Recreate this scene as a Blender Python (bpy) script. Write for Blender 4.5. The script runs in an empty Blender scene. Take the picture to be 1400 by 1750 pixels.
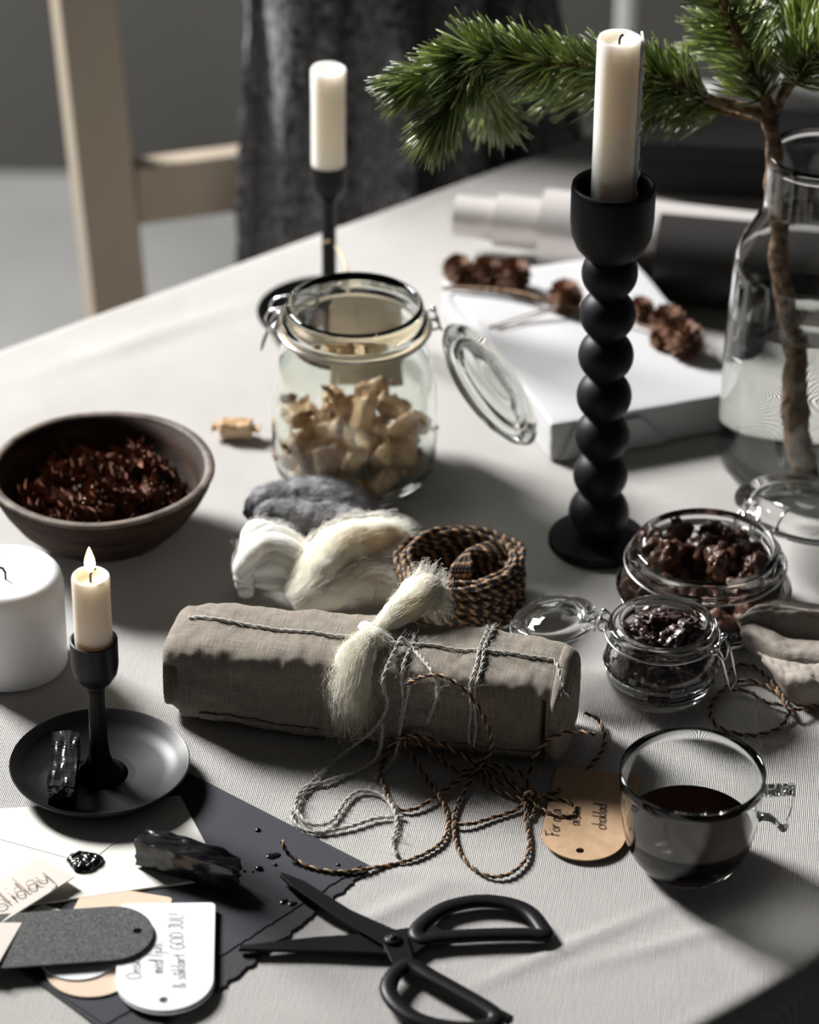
import bpy, bmesh, math, random
from mathutils import Vector, Matrix, noise
from mathutils.geometry import tessellate_polygon
random.seed(7)
R_ = math.radians
V = Vector
sc = bpy.context.scene
COL = sc.collection
T = 0.75                      # height of the table top

# ------------------------------------------------------------------ camera
F_PX = 5700.0
TILT, ROLL = R_(32), R_(0.6)
CAMZ = T + 1.155
cam_d = bpy.data.cameras.new('camera'); cam = bpy.data.objects.new('camera', cam_d); COL.objects.link(cam)
cam_d.sensor_fit = 'VERTICAL'; cam_d.sensor_height = 36; cam_d.lens = F_PX / 1750 * 36
fw = V((0, math.cos(TILT), -math.sin(TILT))); rt0 = V((1, 0, 0)); up0 = rt0.cross(fw)
rt = rt0 * math.cos(ROLL) + up0 * math.sin(ROLL); up = -rt0 * math.sin(ROLL) + up0 * math.cos(ROLL)
m = Matrix((rt, up, -fw)).transposed().to_4x4(); m.translation = V((0, 0, CAMZ)); cam.matrix_world = m
cam_d.clip_start = .05; cam_d.clip_end = 50
cam_d.dof.use_dof = True; cam_d.dof.focus_distance = 1.93; cam_d.dof.aperture_fstop = 5.4
sc.camera = cam
def ray(px, py): return fw * F_PX + rt * (px - 700) + up * (875 - py)
def U(px, py, h=0.0):         # surveyed spot at height h above the table top
    r = ray(px, py); t = (T + h - CAMZ) / r.z
    return V((0, 0, CAMZ)) + r * t
def Y(px, py, y):             # surveyed spot standing at depth y
    r = ray(px, py); return V((0, 0, CAMZ)) + r * (y / r.y)

# ------------------------------------------------------------------ light, world, exposure
w = bpy.data.worlds.new('world'); sc.world = w; w.use_nodes = True
w.node_tree.nodes['Background'].inputs[0].default_value = (.66, .67, .69, 1)
w.node_tree.nodes['Background'].inputs[1].default_value = .035
def area(name, loc, target, sx, sy, power, col):
    d = bpy.data.lights.new(name, 'AREA'); d.shape = 'RECTANGLE'; d.size = sx; d.size_y = sy; d.energy = power; d.color = col
    o = bpy.data.objects.new(name, d); COL.objects.link(o); o.location = loc
    o.rotation_euler = (V(target) - V(loc)).to_track_quat('-Z', 'Y').to_euler(); return o
area('window_daylight', (-1.75, 3.28, 2.35), (-.05, 1.75, T), .62, .8, 222, (1, .99, .975))
sc.view_settings.view_transform = 'Standard'; sc.view_settings.look = 'None'
sc.view_settings.gamma = 1; sc.view_settings.exposure = 0.0; sc.view_settings.use_curve_mapping = False
try:
    cy = sc.cycles; cy.caustics_refractive = True; cy.caustics_reflective = False; cy.blur_glossy = 1.0
    cy.max_bounces = 14; cy.transmission_bounces = 14; cy.transparent_max_bounces = 16; cy.glossy_bounces = 6; cy.diffuse_bounces = 3
    cy.sample_clamp_indirect = 40.0; cy.use_denoising = True
except Exception: pass

# ------------------------------------------------------------------ material helpers
def mat(name, col, rough=.6, metal=0, spec=.5, trans=0, ior=1.45, sss=0, coat=0, sheen=0):
    mm = bpy.data.materials.new(name); mm.use_nodes = True
    p = mm.node_tree.nodes['Principled BSDF']; i = p.inputs
    i['Base Color'].default_value = (*col, 1); i['Roughness'].default_value = rough; i['Metallic'].default_value = metal
    i['Specular IOR Level'].default_value = spec; i['Transmission Weight'].default_value = trans; i['IOR'].default_value = ior
    if sss: i['Subsurface Weight'].default_value = sss; i['Subsurface Radius'].default_value = (.016, .012, .009); i['Subsurface Scale'].default_value = 1
    if coat: i['Coat Weight'].default_value = coat; i['Coat Roughness'].default_value = .15
    if sheen: i['Sheen Weight'].default_value = sheen; i['Sheen Roughness'].default_value = .5
    return mm
def nd(mm, t, **k):
    n = mm.node_tree.nodes.new(t)
    for a, b in k.items():
        if a in n.inputs: n.inputs[a].default_value = b
        else: setattr(n, a, b)
    return n
def lk(mm, a, b): mm.node_tree.links.new(a, b)
def coords(mm, scale=(1, 1, 1), rot=(0, 0, 0)):
    tc = nd(mm, 'ShaderNodeTexCoord'); mp = nd(mm, 'ShaderNodeMapping'); mp.inputs['Scale'].default_value = scale; mp.inputs['Rotation'].default_value = rot
    # rotate first, then scale: two mappings
    if any(rot):
        mp.inputs['Scale'].default_value = (1, 1, 1); m2 = nd(mm, 'ShaderNodeMapping'); m2.inputs['Scale'].default_value = scale
        lk(mm, tc.outputs['Object'], mp.inputs[0]); lk(mm, mp.outputs[0], m2.inputs[0]); return m2.outputs[0]
    lk(mm, tc.outputs['Object'], mp.inputs[0]); return mp.outputs[0]
def bump(mm, h, strength=.3, dist=.001, prev=None):
    b = nd(mm, 'ShaderNodeBump'); b.inputs['Strength'].default_value = strength; b.inputs['Distance'].default_value = dist
    lk(mm, h, b.inputs['Height'])
    if prev: lk(mm, prev.outputs[0], b.inputs['Normal'])
    lk(mm, b.outputs[0], mm.node_tree.nodes['Principled BSDF'].inputs['Normal']); return b
def noisebump(mm, scale, strength, dist=.001, stretch=(1, 1, 1), rot=(0, 0, 0), prev=None, detail=3):
    n = nd(mm, 'ShaderNodeTexNoise'); n.inputs['Scale'].default_value = scale; n.inputs['Detail'].default_value = detail
    lk(mm, coords(mm, stretch, rot), n.inputs['Vector']); return bump(mm, n.outputs['Fac'], strength, dist, prev)
def mottle(mm, c1, c2, scale, stretch=(1, 1, 1), rot=(0, 0, 0), lo=.35, hi=.65, detail=4):
    n = nd(mm, 'ShaderNodeTexNoise'); n.inputs['Scale'].default_value = scale; n.inputs['Detail'].default_value = detail
    lk(mm, coords(mm, stretch, rot), n.inputs['Vector'])
    r = nd(mm, 'ShaderNodeValToRGB'); r.color_ramp.elements[0].position = lo; r.color_ramp.elements[1].position = hi
    r.color_ramp.elements[0].color = (*c1, 1); r.color_ramp.elements[1].color = (*c2, 1)
    lk(mm, n.outputs['Fac'], r.inputs[0]); lk(mm, r.outputs[0], mm.node_tree.nodes['Principled BSDF'].inputs['Base Color']); return r
def weave(mm, pitch, strength, dist, rot=(0, 0, 0), wrap=False):
    """two crossed thread directions as bump; wrap lets the threads run on over the edge of a box"""
    def coords(mm, scale, rot):
        tc = nd(mm, 'ShaderNodeTexCoord'); mp = nd(mm, 'ShaderNodeMapping'); mp.inputs['Rotation'].default_value = rot; lk(mm, tc.outputs['Object'], mp.inputs[0]); out = mp.outputs[0]
        if wrap:
            sp_ = nd(mm, 'ShaderNodeSeparateXYZ'); cb = nd(mm, 'ShaderNodeCombineXYZ'); ad = nd(mm, 'ShaderNodeMath', operation='ADD'); lk(mm, out, sp_.inputs[0])
            lk(mm, sp_.outputs[1], ad.inputs[0]); lk(mm, sp_.outputs[2], ad.inputs[1]); lk(mm, sp_.outputs[0], cb.inputs[0]); lk(mm, ad.outputs[0], cb.inputs[1]); out = cb.outputs[0]
        m2 = nd(mm, 'ShaderNodeMapping'); m2.inputs['Scale'].default_value = scale; lk(mm, out, m2.inputs[0]); return m2.outputs[0]
    prev = None; hs = []
    for st in ((1, .06, .06), (.06, 1, .06)):
        n = nd(mm, 'ShaderNodeTexNoise'); n.inputs['Scale'].default_value = 1 / pitch; n.inputs['Detail'].default_value = 1
        lk(mm, coords(mm, st, rot), n.inputs['Vector']); hs.append(n.outputs['Fac'])
    for k, ax in enumerate(('X', 'Y')):
        wv = nd(mm, 'ShaderNodeTexWave', wave_type='BANDS', bands_direction=ax)
        wv.inputs['Scale'].default_value = .314 / pitch; wv.inputs['Distortion'].default_value = 1.2; wv.inputs['Detail'].default_value = 1; wv.inputs['Detail Scale'].default_value = .3
        lk(mm, coords(mm, (1, 1, 1), rot), wv.inputs['Vector']); hs.append(wv.outputs['Fac'])
    def add(a, b):
        q = nd(mm, 'ShaderNodeMath', operation='ADD'); lk(mm, a, q.inputs[0]); lk(mm, b, q.inputs[1]); return q.outputs[0]
    tot = add(add(hs[0], hs[1]), add(hs[2], hs[3]))
    bump(mm, tot, strength, dist)
    return hs

# ------------------------------------------------------------------ mesh builder
class MB:
    def __init__(s): s.v = []; s.f = []; s.m = []
    def add(s, vs, fs, mi=0):
        o = len(s.v); s.v += [V(x) for x in vs]; s.f += [tuple(o + i for i in f) for f in fs]; s.m += [mi] * len(fs); return s
    def lathe(s, prof, c=(0, 0, 0), n=64, M=None, mi=0, wob=None):
        """prof: (r,z) list; zero radius closes an end"""
        c = V(c); vs = []; fs = []; rings = []
        for (r, z) in prof:
            if r < 1e-6:
                p = V((0, 0, z)); rings.append([len(vs)]); vs.append(c + (M @ p if M else p))
            else:
                ring = []
                for k in range(n):
                    a = 2 * math.pi * k / n; rr = r * (wob(a, z) if wob else 1)
                    p = V((rr * math.cos(a), rr * math.sin(a), z)); ring.append(len(vs)); vs.append(c + (M @ p if M else p))
                rings.append(ring)
        for A, B in zip(rings, rings[1:]):
            if len(A) == 1 and len(B) == 1: continue
            for k in range(n):
                j = (k + 1) % n
                if len(A) == 1: fs.append((A[0], B[j], B[k]))
                elif len(B) == 1: fs.append((A[k], A[j], B[0]))
                else: fs.append((A[k], A[j], B[j], B[k]))
        return s.add(vs, fs, mi)
    def tube(s, pts, r, n=8, closed=False, caps=True, mi=0, flat=1.0, upv=None):
        pts = [V(p) for p in pts]; N = len(pts)
        if N < 2: return s
        tan = []
        for i in range(N):
            a = pts[(i - 1) % N] if (closed or i > 0) else pts[i]; b = pts[(i + 1) % N] if (closed or i < N - 1) else pts[i]
            t = b - a; tan.append(t.normalized() if t.length > 1e-9 else V((0, 0, 1)))
        ref = V(upv) if upv else (V((0, 0, 1)) if abs(tan[0].z) < .9 else V((1, 0, 0)))
        nrm = (ref - tan[0] * ref.dot(tan[0])).normalized(); vs = []; fs = []
        for i in range(N):
            if upv: nn = V(upv)
            else: nn = nrm
            nn = nn - tan[i] * nn.dot(tan[i])
            nrm = nn.normalized() if nn.length > 1e-6 else nrm
            b = tan[i].cross(nrm); rr = r[i] if isinstance(r, (list, tuple)) else r
            for k in range(n):
                a = 2 * math.pi * k / n; vs.append(pts[i] + (b * math.cos(a) + nrm * (math.sin(a) * flat)) * rr)
        M = N if closed else N - 1
        for i in range(M):
            j = (i + 1) % N
            for k in range(n):
                l = (k + 1) % n; fs.append((i * n + k, i * n + l, j * n + l, j * n + k))
        if caps and not closed: fs.append(tuple(reversed(range(n)))); fs.append(tuple((N - 1) * n + k for k in range(n)))
        return s.add(vs, fs, mi)
    def grid(s, fn, nu, nv, closeu=False, closev=False, mi=0):
        vs = [fn(i / (nu if closeu else nu - 1), j / (nv if closev else nv - 1)) for i in range(nu) for j in range(nv)]; fs = []
        for i in range(nu if closeu else nu - 1):
            for j in range(nv if closev else nv - 1):
                a = (i + 1) % nu; b = (j + 1) % nv; fs.append((i * nv + j, a * nv + j, a * nv + b, i * nv + b))
        return s.add(vs, fs, mi)
    def prism(s, outer, th, holes=(), mi=0, up=(0, 0, 1)):
        """flat plate: outline of 3D points on its underside, thickness th"""
        up = V(up); loops = [list(map(V, outer))] + [list(map(V, h)) for h in holes]
        flat = [p for l in loops for p in l]; n = len(flat)
        tris = tessellate_polygon(loops); vs = flat + [p + up * th for p in flat]; fs = []
        for t in tris:
            a, b, c = [flat[i] for i in t]
            if (b - a).cross(c - a).dot(up) < 0: t = (t[0], t[2], t[1])
            fs.append(tuple(i + n for i in t)); fs.append((t[0], t[2], t[1]))
        o = 0
        for l in loops:
            L = len(l)
            for k in range(L):
                j = (k + 1) % L; fs.append((o + k, o + j, o + j + n, o + k + n))
            o += L
        return s.add(vs, fs, mi)
    def box(s, c, size, M=None, mi=0, sub=1, warp=None):
        c = V(c); n = sub
        bm = bmesh.new(); bmesh.ops.create_cube(bm, size=1)
        if n > 1: bmesh.ops.subdivide_edges(bm, edges=bm.edges[:], cuts=n - 1, use_grid_fill=True)
        vs = []
        for v in bm.verts:
            p = V((v.co.x * size[0], v.co.y * size[1], v.co.z * size[2]))
            if warp: p = warp(p)
            vs.append(c + (M @ p if M else p))
        fs = [tuple(v.index for v in f.verts) for f in bm.faces]; bm.free(); return s.add(vs, fs, mi)
def link(o): COL.objects.link(o); return o
def obj(name, mb, mats, parent=None, origin=None, smooth=True, bevel=0, subsurf=0, fix=False, auto=None):
    org = V(origin) if origin is not None else (wloc(parent) if parent else V((0, 0, 0)))
    me = bpy.data.meshes.new(name); me.from_pydata([tuple(p - org) for p in mb.v], [], mb.f)
    for mm in (mats if isinstance(mats, (list, tuple)) else [mats]): me.materials.append(mm)
    me.polygons.foreach_set('material_index', mb.m)
    if fix:
        bm = bmesh.new(); bm.from_mesh(me); bmesh.ops.remove_doubles(bm, verts=bm.verts, dist=1e-6); bmesh.ops.recalc_face_normals(bm, faces=bm.faces); bm.to_mesh(me); bm.free()
    if smooth: me.polygons.foreach_set('use_smooth', [True] * len(me.polygons))
    if auto is not None: me.set_sharp_from_angle(angle=R_(auto))
    me.update(); o = link(bpy.data.objects.new(name, me))
    if parent: o.parent = parent; o.location = org - wloc(parent)
    else: o.location = org
    o['wl'] = tuple(org)
    if bevel:
        b = o.modifiers.new('bevel', 'BEVEL'); b.width = bevel; b.segments = 3; b.limit_method = 'ANGLE'
    if subsurf:
        q = o.modifiers.new('subsurf', 'SUBSURF'); q.levels = subsurf; q.render_levels = subsurf
    return o
def wloc(o): return V(o['wl'])
def tag(o, label, cat=None, group=None, kind=None):
    if label: o['label'] = label
    if cat: o['category'] = cat
    if group: o['group'] = group
    if kind: o['kind'] = kind
    return o
def thing(name, loc, label, cat, group=None):
    o = link(bpy.data.objects.new(name, None)); o.empty_display_size = .02; o.location = loc; o['wl'] = tuple(loc); return tag(o, label, cat, group)
def dup(root, loc, rot=None, scale=None, label=None):
    r = root.copy(); link(r); r.location = loc
    if rot: r.rotation_euler = rot
    if scale: r.scale = (scale,) * 3
    if label: r['label'] = label
    for ch in root.children:
        c = ch.copy(); link(c); c.parent = r
    return r
def smooth(pts, k=8, closed=False):
    pts = [V(p) for p in pts]; out = []; N = len(pts)
    for i in range(N if closed else N - 1):
        p0 = pts[(i - 1) % N] if (closed or i > 0) else pts[0]; p1 = pts[i]; p2 = pts[(i + 1) % N]; p3 = pts[(i + 2) % N] if (closed or i + 2 < N) else pts[-1]
        for j in range(k):
            t = j / k
            out.append(.5 * ((2 * p1) + (p2 - p0) * t + (2 * p0 - 5 * p1 + 4 * p2 - p3) * t * t + (3 * p1 - p0 - 3 * p2 + p3) * t ** 3))
    if not closed: out.append(pts[-1])
    return out
def resample(pts, step, closed=False):
    pts = list(pts) + ([pts[0]] if closed else []); L = [0]
    for a, b in zip(pts, pts[1:]): L.append(L[-1] + (b - a).length)
    n = max(2, int(L[-1] / step)); out = []; i = 0
    for k in range(n + (0 if closed else 1)):
        d = L[-1] * k / n
        while i < len(L) - 2 and L[i + 1] < d: i += 1
        q = (d - L[i]) / max(1e-9, L[i + 1] - L[i]); out.append(pts[i].lerp(pts[i + 1], q))
    return out
def rope(mb, pts, r=.0011, pitch=.0075, closed=False, step=.0009, n=6, strands=2, mis=(0, 1), fray=True):
    pts = resample(pts, step, closed); N = len(pts)
    tan = [(pts[min(i + 1, N - 1)] - pts[max(i - 1, 0)]).normalized() for i in range(N)]
    nrm = V((0, 0, 1)); nrm = (nrm - tan[0] * nrm.dot(tan[0])).normalized(); fr = []
    for t in tan:
        q = nrm - t * nrm.dot(t); nrm = q.normalized() if q.length > 1e-5 else nrm; fr.append((nrm.copy(), t.cross(nrm)))
    for s in range(strands):
        path = []
        for i, p in enumerate(pts):
            a = 2 * math.pi * (i * step / pitch + s / strands); path.append(p + (fr[i][0] * math.cos(a) + fr[i][1] * math.sin(a)) * r * .55)
        mb.tube(path, r * .62, n=n, mi=mis[s % len(mis)], closed=closed)
def nz(p, s): return noise.noise(V(p) * s)
def circle(c, r, n=20, ax=V((1, 0, 0)), ay=V((0, 1, 0))): return [V(c) + ax * r * math.cos(2 * math.pi * k / n) + ay * r * math.sin(2 * math.pi * k / n) for k in range(n)]

# ------------------------------------------------------------------ materials
M = {}
M['wall'] = mat('wall_paint', (.115, .11, .1), .9); mottle(M['wall'], (.1, .096, .088), (.13, .125, .115), 1.5)
M['floor'] = mat('floor_concrete', (.3, .3, .295), .75); mottle(M['floor'], (.15, .15, .147), (.21, .21, .206), 3); noisebump(M['floor'], 60, .1)
M['cloth'] = mat('tablecloth_cotton', (.6, .585, .56), .95, spec=.2, sheen=.1)
mottle(M['cloth'], (.58, .56, .535), (.635, .615, .59), 9); weave(M['cloth'], .0011, .75, .0007, (0, 0, R_(8)))
M['table'] = mat('table_wood', (.35, .25, .16), .5)
M['chair'] = mat('chair_pine', (.45, .37, .27), .55); mottle(M['chair'], (.27, .225, .175), (.34, .285, .22), 14, (1, 1, .08))
M['whitepaint'] = mat('white_paint', (.6, .6, .6), .5)
M['throw'] = mat('throw_wool', (.1, .1, .105), 1, spec=.1, sheen=.3); mottle(M['throw'], (.02, .02, .022), (.27, .27, .29), 170, lo=.4, hi=.68); noisebump(M['throw'], 130, 1, .006)
M['blackbox'] = mat('black_leather', (.014, .014, .015), .5, spec=.2)
M['blackmetal'] = mat('black_metal', (.008, .008, .009), .38, spec=.22); noisebump(M['blackmetal'], 900, .08, .0003)
M['blackwood'] = mat('black_painted_wood', (.008, .0085, .012), .5, spec=.3)
M['wax'] = mat('candle_wax', (.9, .89, .84), .38, sss=.9)
M['waxwhite'] = mat('pillar_wax', (.86, .87, .89), .42, sss=.35)
M['waxlit'] = mat('lit_candle_wax', (.86, .8, .7), .38, sss=.6)
M['wick'] = mat('wick', (.02, .018, .016), .9)
M['flame'] = mat('flame', (1, .6, .2), 1)
_p = M['flame'].node_tree.nodes['Principled BSDF']; _p.inputs['Emission Color'].default_value = (1, .74, .36, 1); _p.inputs['Emission Strength'].default_value = 6
M['glass'] = mat('clear_glass', (.985, .995, .985), 0, trans=1, ior=1.47)
M['glassgreen'] = mat('greenish_glass', (.95, .985, .95), 0, trans=1, ior=1.49)
M['water'] = mat('water', (.95, .97, .95), 0, trans=1, ior=1.33)
M['coffee'] = mat('coffee', (.008, .0035, .002), .03, spec=.12)
M['steel'] = mat('steel_wire', (.75, .75, .76), .22, 1)
M['rubber'] = mat('rubber_gasket', (.66, .53, .38), .6)
M['bowl'] = mat('dark_stained_wood', (.05, .035, .027), .7, spec=.15); mottle(M['bowl'], (.014, .01, .0085), (.055, .032, .022), 38, (1, 1, 4), lo=.3, hi=.75); noisebump(M['bowl'], 160, .35, .001, (1, 1, 3))
M['bowlrim'] = mat('worn_wood_rim', (.2, .16, .13), .65); mottle(M['bowlrim'], (.06, .045, .036), (.2, .16, .13), 70)
M['anise'] = mat('star_anise', (.13, .05, .028), .6, spec=.25); mottle(M['anise'], (.05, .02, .013), (.22, .095, .055), 160)
M['seed'] = mat('anise_seed', (.14, .06, .03), .2, coat=.5)
M['caramel'] = mat('caramel_wrapper', (.62, .43, .26), .36, spec=.5); mottle(M['caramel'], (.36, .21, .1), (.7, .5, .31), 60)
M['choc'] = mat('milk_chocolate', (.09, .04, .025), .42, coat=.2); mottle(M['choc'], (.05, .02, .013), (.17, .08, .05), 90); noisebump(M['choc'], 350, .5)
M['darkchoc'] = mat('dark_chocolate', (.05, .027, .024), .35, coat=.3); mottle(M['darkchoc'], (.028, .015, .014), (.1, .06, .055), 120); noisebump(M['darkchoc'], 400, .6)
M['linen'] = mat('natural_linen', (.42, .37, .31), .95, spec=.15, sheen=.15)
M['linenb'] = mat('draped_linen', (.42, .37, .32), .95, spec=.15); mottle(M['linenb'], (.36, .32, .275), (.45, .4, .35), 90); noisebump(M['linenb'], 900, .4, .0006)
M['yarn'] = mat('grey_yarn', (.52, .5, .46), .95, sheen=.3)
M['creamwool'] = mat('cream_wool', (.9, .84, .68), 1, spec=.1, sheen=.3, sss=.5); noisebump(M['creamwool'], 900, .5, .0006, (.25, 1, 1))
M['whitewool'] = mat('white_wool', (.92, .89, .82), 1, spec=.1, sheen=.3, sss=.5); noisebump(M['whitewool'], 900, .5, .0006, (.25, 1, 1))
M['greywool'] = mat('grey_wool', (.16, .16, .17), 1, spec=.1, sheen=.4); mottle(M['greywool'], (.1, .1, .11), (.27, .265, .28), 120); noisebump(M['greywool'], 300, .9, .002)
M['twined'] = mat('dark_twine_strand', (.035, .022, .018), .7)
M['twinet'] = mat('tan_twine_strand', (.42, .26, .14), .65)
M['blackpaper'] = mat('black_paper', (.036, .037, .046), .85); noisebump(M['blackpaper'], 1500, .12, .0003)
M['tornpaper'] = mat('torn_black_paper', (.05, .051, .056), .95); noisebump(M['tornpaper'], 900, .8, .0006)
M['envelope'] = mat('cream_paper', (.77, .755, .69), .8); noisebump(M['envelope'], 700, .05, .0003)
M['card'] = mat('handmade_card', (.62, .57, .52), .9); noisebump(M['card'], 500, .4, .0003)
M['greypaper'] = mat('grey_fibre_card', (.1, .1, .1), .9); mottle(M['greypaper'], (.035, .035, .035), (.13, .13, .13), 1300, lo=.42, hi=.6, detail=2)
M['whitepaper'] = mat('white_card', (.8, .81, .82), .7)
M['kraft'] = mat('kraft_card', (.56, .37, .215), .8); mottle(M['kraft'], (.52, .34, .195), (.6, .4, .24), 120)
M['kraftlight'] = mat('light_kraft_card', (.7, .545, .41), .8)
M['ink'] = mat('black_ink', (.03, .028, .026), .5)
M['inkgrey'] = mat('grey_ink', (.12, .12, .125), .6)
M['inkgold'] = mat('pale_brown_ink', (.5, .39, .32), .6)
M['sealwax'] = mat('black_sealing_wax', (.008, .008, .009), .12, spec=.6); noisebump(M['sealwax'], 260, .8, .002)
M['waxstick'] = mat('black_wax_stick', (.009, .009, .011), .2, spec=.6); noisebump(M['waxstick'], 120, .7, .0014, (.3, 2.2, 1))
M['waxsmooth'] = mat('wax_drops', (.007, .007, .008), .08, spec=.6)
M['bark'] = mat('pine_bark', (.2, .12, .075), .85); mottle(M['bark'], (.1, .055, .035), (.36, .24, .15), 160); noisebump(M['bark'], 260, 1, .002)
M['needle'] = mat('pine_needle', (.24, .3, .065), .28, spec=.8); M['needle2'] = mat('dark_pine_needle', (.13, .185, .055), .28, spec=.8); M['needle3'] = mat('pale_pine_needle', (.38, .45, .19), .22, spec=1)
M['cone'] = mat('cone_scales', (.2, .095, .055), .7); mottle(M['cone'], (.1, .045, .026), (.3, .16, .1), 220)
M['giftpaper'] = mat('white_wrapping_paper', (.56, .56, .57), .55); noisebump(M['giftpaper'], 12, .12, .003)
M['foil'] = mat('pearly_roll_paper', (.68, .64, .62), .34, metal=.25)
M['blackroll'] = mat('black_wrapping_paper', (.022, .02, .019), .5)
M['tagpale'] = mat('pale_kraft_card', (.8, .7, .58), .85)
M['cord'] = mat('beige_cord', (.62, .47, .3), .8)
# linen weave with visible slubs, aligned with the parcel
ga = math.atan2(-(U(275, 1235) - U(965, 1325)).y, -(U(275, 1235) - U(965, 1325)).x)
hs = weave(M['linen'], .00085, .8, .0006, (0, 0, -ga), True)
_mx = nd(M['linen'], 'ShaderNodeMath', operation='ADD'); lk(M['linen'], hs[0], _mx.inputs[0]); lk(M['linen'], hs[1], _mx.inputs[1])
_rp = nd(M['linen'], 'ShaderNodeValToRGB'); _rp.color_ramp.elements[0].position = .35; _rp.color_ramp.elements[1].position = .75
_h = nd(M['linen'], 'ShaderNodeMath', operation='MULTIPLY'); _h.inputs[1].default_value = .5; lk(M['linen'], _mx.outputs[0], _h.inputs[0]); lk(M['linen'], _h.outputs[0], _rp.inputs[0])
_rp.color_ramp.elements[0].color = (.3, .255, .205, 1); _rp.color_ramp.elements[1].color = (.55, .485, .41, 1)
lk(M['linen'], _rp.outputs[0], M['linen'].node_tree.nodes['Principled BSDF'].inputs['Base Color'])

# ------------------------------------------------------------------ setting
o = obj('floor', MB().grid(lambda a, b: V((-2.5 + 5 * a, .1 + 3.76 * b, 0)), 2, 2), M['floor']); o['kind'] = 'structure'
o = obj('wall_back', MB().box((0, 3.92, 1.35), (5, .12, 2.7)), M['wall'], smooth=False); o['kind'] = 'structure'

# ------------------------------------------------------------------ table and cloth
P0 = U(1010, 235); PL = U(0, 603); D = (P0 - PL); D.z = 0; D.normalize(); Nn = V((D.y, -D.x, 0))     # Nn points into the table, towards the camera
pc = U(1330, 1655) - P0; WID = pc.dot(Nn)
S0, S1 = -1.05, .62
def tp(s, t, z): q = P0 + D * s + Nn * t; return V((q.x, q.y, z))
tb = thing('dining_table', tp((S0 + S1) / 2, WID / 2, 0), 'wooden table hidden under the pale linen tablecloth', 'table')
mb = MB(); mb.prism([tp(S0 + .02, .02, T - .035), tp(S1 - .02, .02, T - .035), tp(S1 - .02, WID - .02, T - .035), tp(S0 + .02, WID - .02, T - .035)], .032)
obj('tabletop', mb, M['table'], tb, smooth=False)
for s in (S0 + .1, S1 - .1):
    for t in (.08, WID - .08):
        obj('leg', MB().box(tp(s, t, (T - .036) / 2), (.055, .055, T - .036)), M['table'], tb, smooth=False)
def cloth_mb():
    rr = .012
    def edge(t, lo, hi, drop):      # arc length coordinate -> (position, height)
        if t < lo:
            d = lo - t
            if d < rr * 1.57: a = d / rr; return lo - rr * math.sin(a), -rr * (1 - math.cos(a))
            return lo - rr, -rr - (d - rr * 1.57)
        if t > hi:
            d = t - hi
            if d < rr * 1.57: a = d / rr; return hi + rr * math.sin(a), -rr * (1 - math.cos(a))
            return hi + rr, -rr - (d - rr * 1.57)
        return t, 0
    def fn(a, b):
        s = S0 - .2 + (S1 - S0 + .4) * a; t = -.22 + (WID + .44) * b
        s2, z1 = edge(s, S0, S1, .2); t2, z2 = edge(t, 0, WID, .2); z = z1 + z2
        p = tp(s2, t2, 0)
        f = 0
        if z1 == 0 and z2 == 0:
            q = V((s, t, 0))
            f = .0009 * nz((s * 5, t * 14, 0), 1) + .0004 * nz((s * 22, t * 30, 3), 1)
            # creases left from folding in the foreground
            for (x0, y0, x1, y1, am, wd) in CR:
                ax = V((x1 - x0, y1 - y0)); L = ax.length; ax /= L; qq = V((p.x - x0, p.y - y0)); u = qq.dot(ax); d = qq.x * -ax.y + qq.y * ax.x
                if -.02 < u < L + .02: f += am * math.exp(-(d / wd) ** 2) * max(0, math.sin(math.pi * min(1, max(0, (u + .02) / (L + .04)))))
        else:
            k = min(1, -z / .08); wv = .008 * k * math.sin((s if z2 < 0 else t) * 38 + 2 * nz((s * 3, t * 3, 1), 1))
            if z2 < 0: p = p + Nn * (wv if t > WID / 2 else -wv)
            else: p = p + D * wv
        return V((p.x, p.y, T + z + f - .0008))
    return MB().grid(fn, 330, 300)
def _c(a, b, am, wd): p, q = U(*a), U(*b); return (p.x, p.y, q.x, q.y, am, wd)
CR = [_c((800, 1690), (1140, 1545), .0022, .004), (_c((600, 1590), (730, 1525), .0025, .006)), _c((620, 1480), (830, 1520), .0018, .006), _c((1000, 1650), (1330, 1560), .0018, .005),
      _c((700, 1500), (760, 1560), .0012, .005), _c((60, 640), (420, 520), .002, .01), _c((1050, 1150), (960, 1300), .001, .01)]
tc = obj('tablecloth', cloth_mb(), M['cloth'], origin=tp((S0 + S1) / 2, WID / 2, T)); tag(tc, 'pale greige woven tablecloth spread over the whole table', 'tablecloth')

# ------------------------------------------------------------------ chair with a throw over its back
def obb(name, c, ax, size, m_, parent, bev=.003, lean=0):
    """upright block whose width runs along ax"""
    ay = V((-ax.y, ax.x, 0)); Mx = Matrix((ax, ay, V((0, 0, 1)))).transposed()
    return obj(name, MB().box(c, size, Mx), m_, parent, bevel=bev, smooth=False)
ca = R_(18); cx_ = V((math.cos(ca), math.sin(ca), 0)); cyb = V((-cx_.y, cx_.x, 0))
pp = Y(188, 300, 2.47); pp.z = 0
ch = thing('dining_chair', pp + cx_ * .19, 'pale wooden chair behind the table, seen through its open back', 'chair')
def post(base, h, w_, d_, lean_x, lean_y):
    mb = MB(); vs = []
    for z in (0, h):
        c = base + cx_ * (lean_x * (z - .6)) + cyb * (lean_y * max(0, z - .45)); c.z = z
        for (a, b) in ((-1, -1), (1, -1), (1, 1), (-1, 1)): vs.append(c + cx_ * a * w_ / 2 + cyb * b * d_ / 2)
    mb.add(vs, [(0, 3, 2, 1), (4, 5, 6, 7), (0, 1, 5, 4), (1, 2, 6, 5), (2, 3, 7, 6), (3, 0, 4, 7)]); return mb
CW = .345
obj('post', post(pp, 1.02, .046, .048, -.055, .03), M['chair'], ch, bevel=.003, smooth=False)
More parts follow.
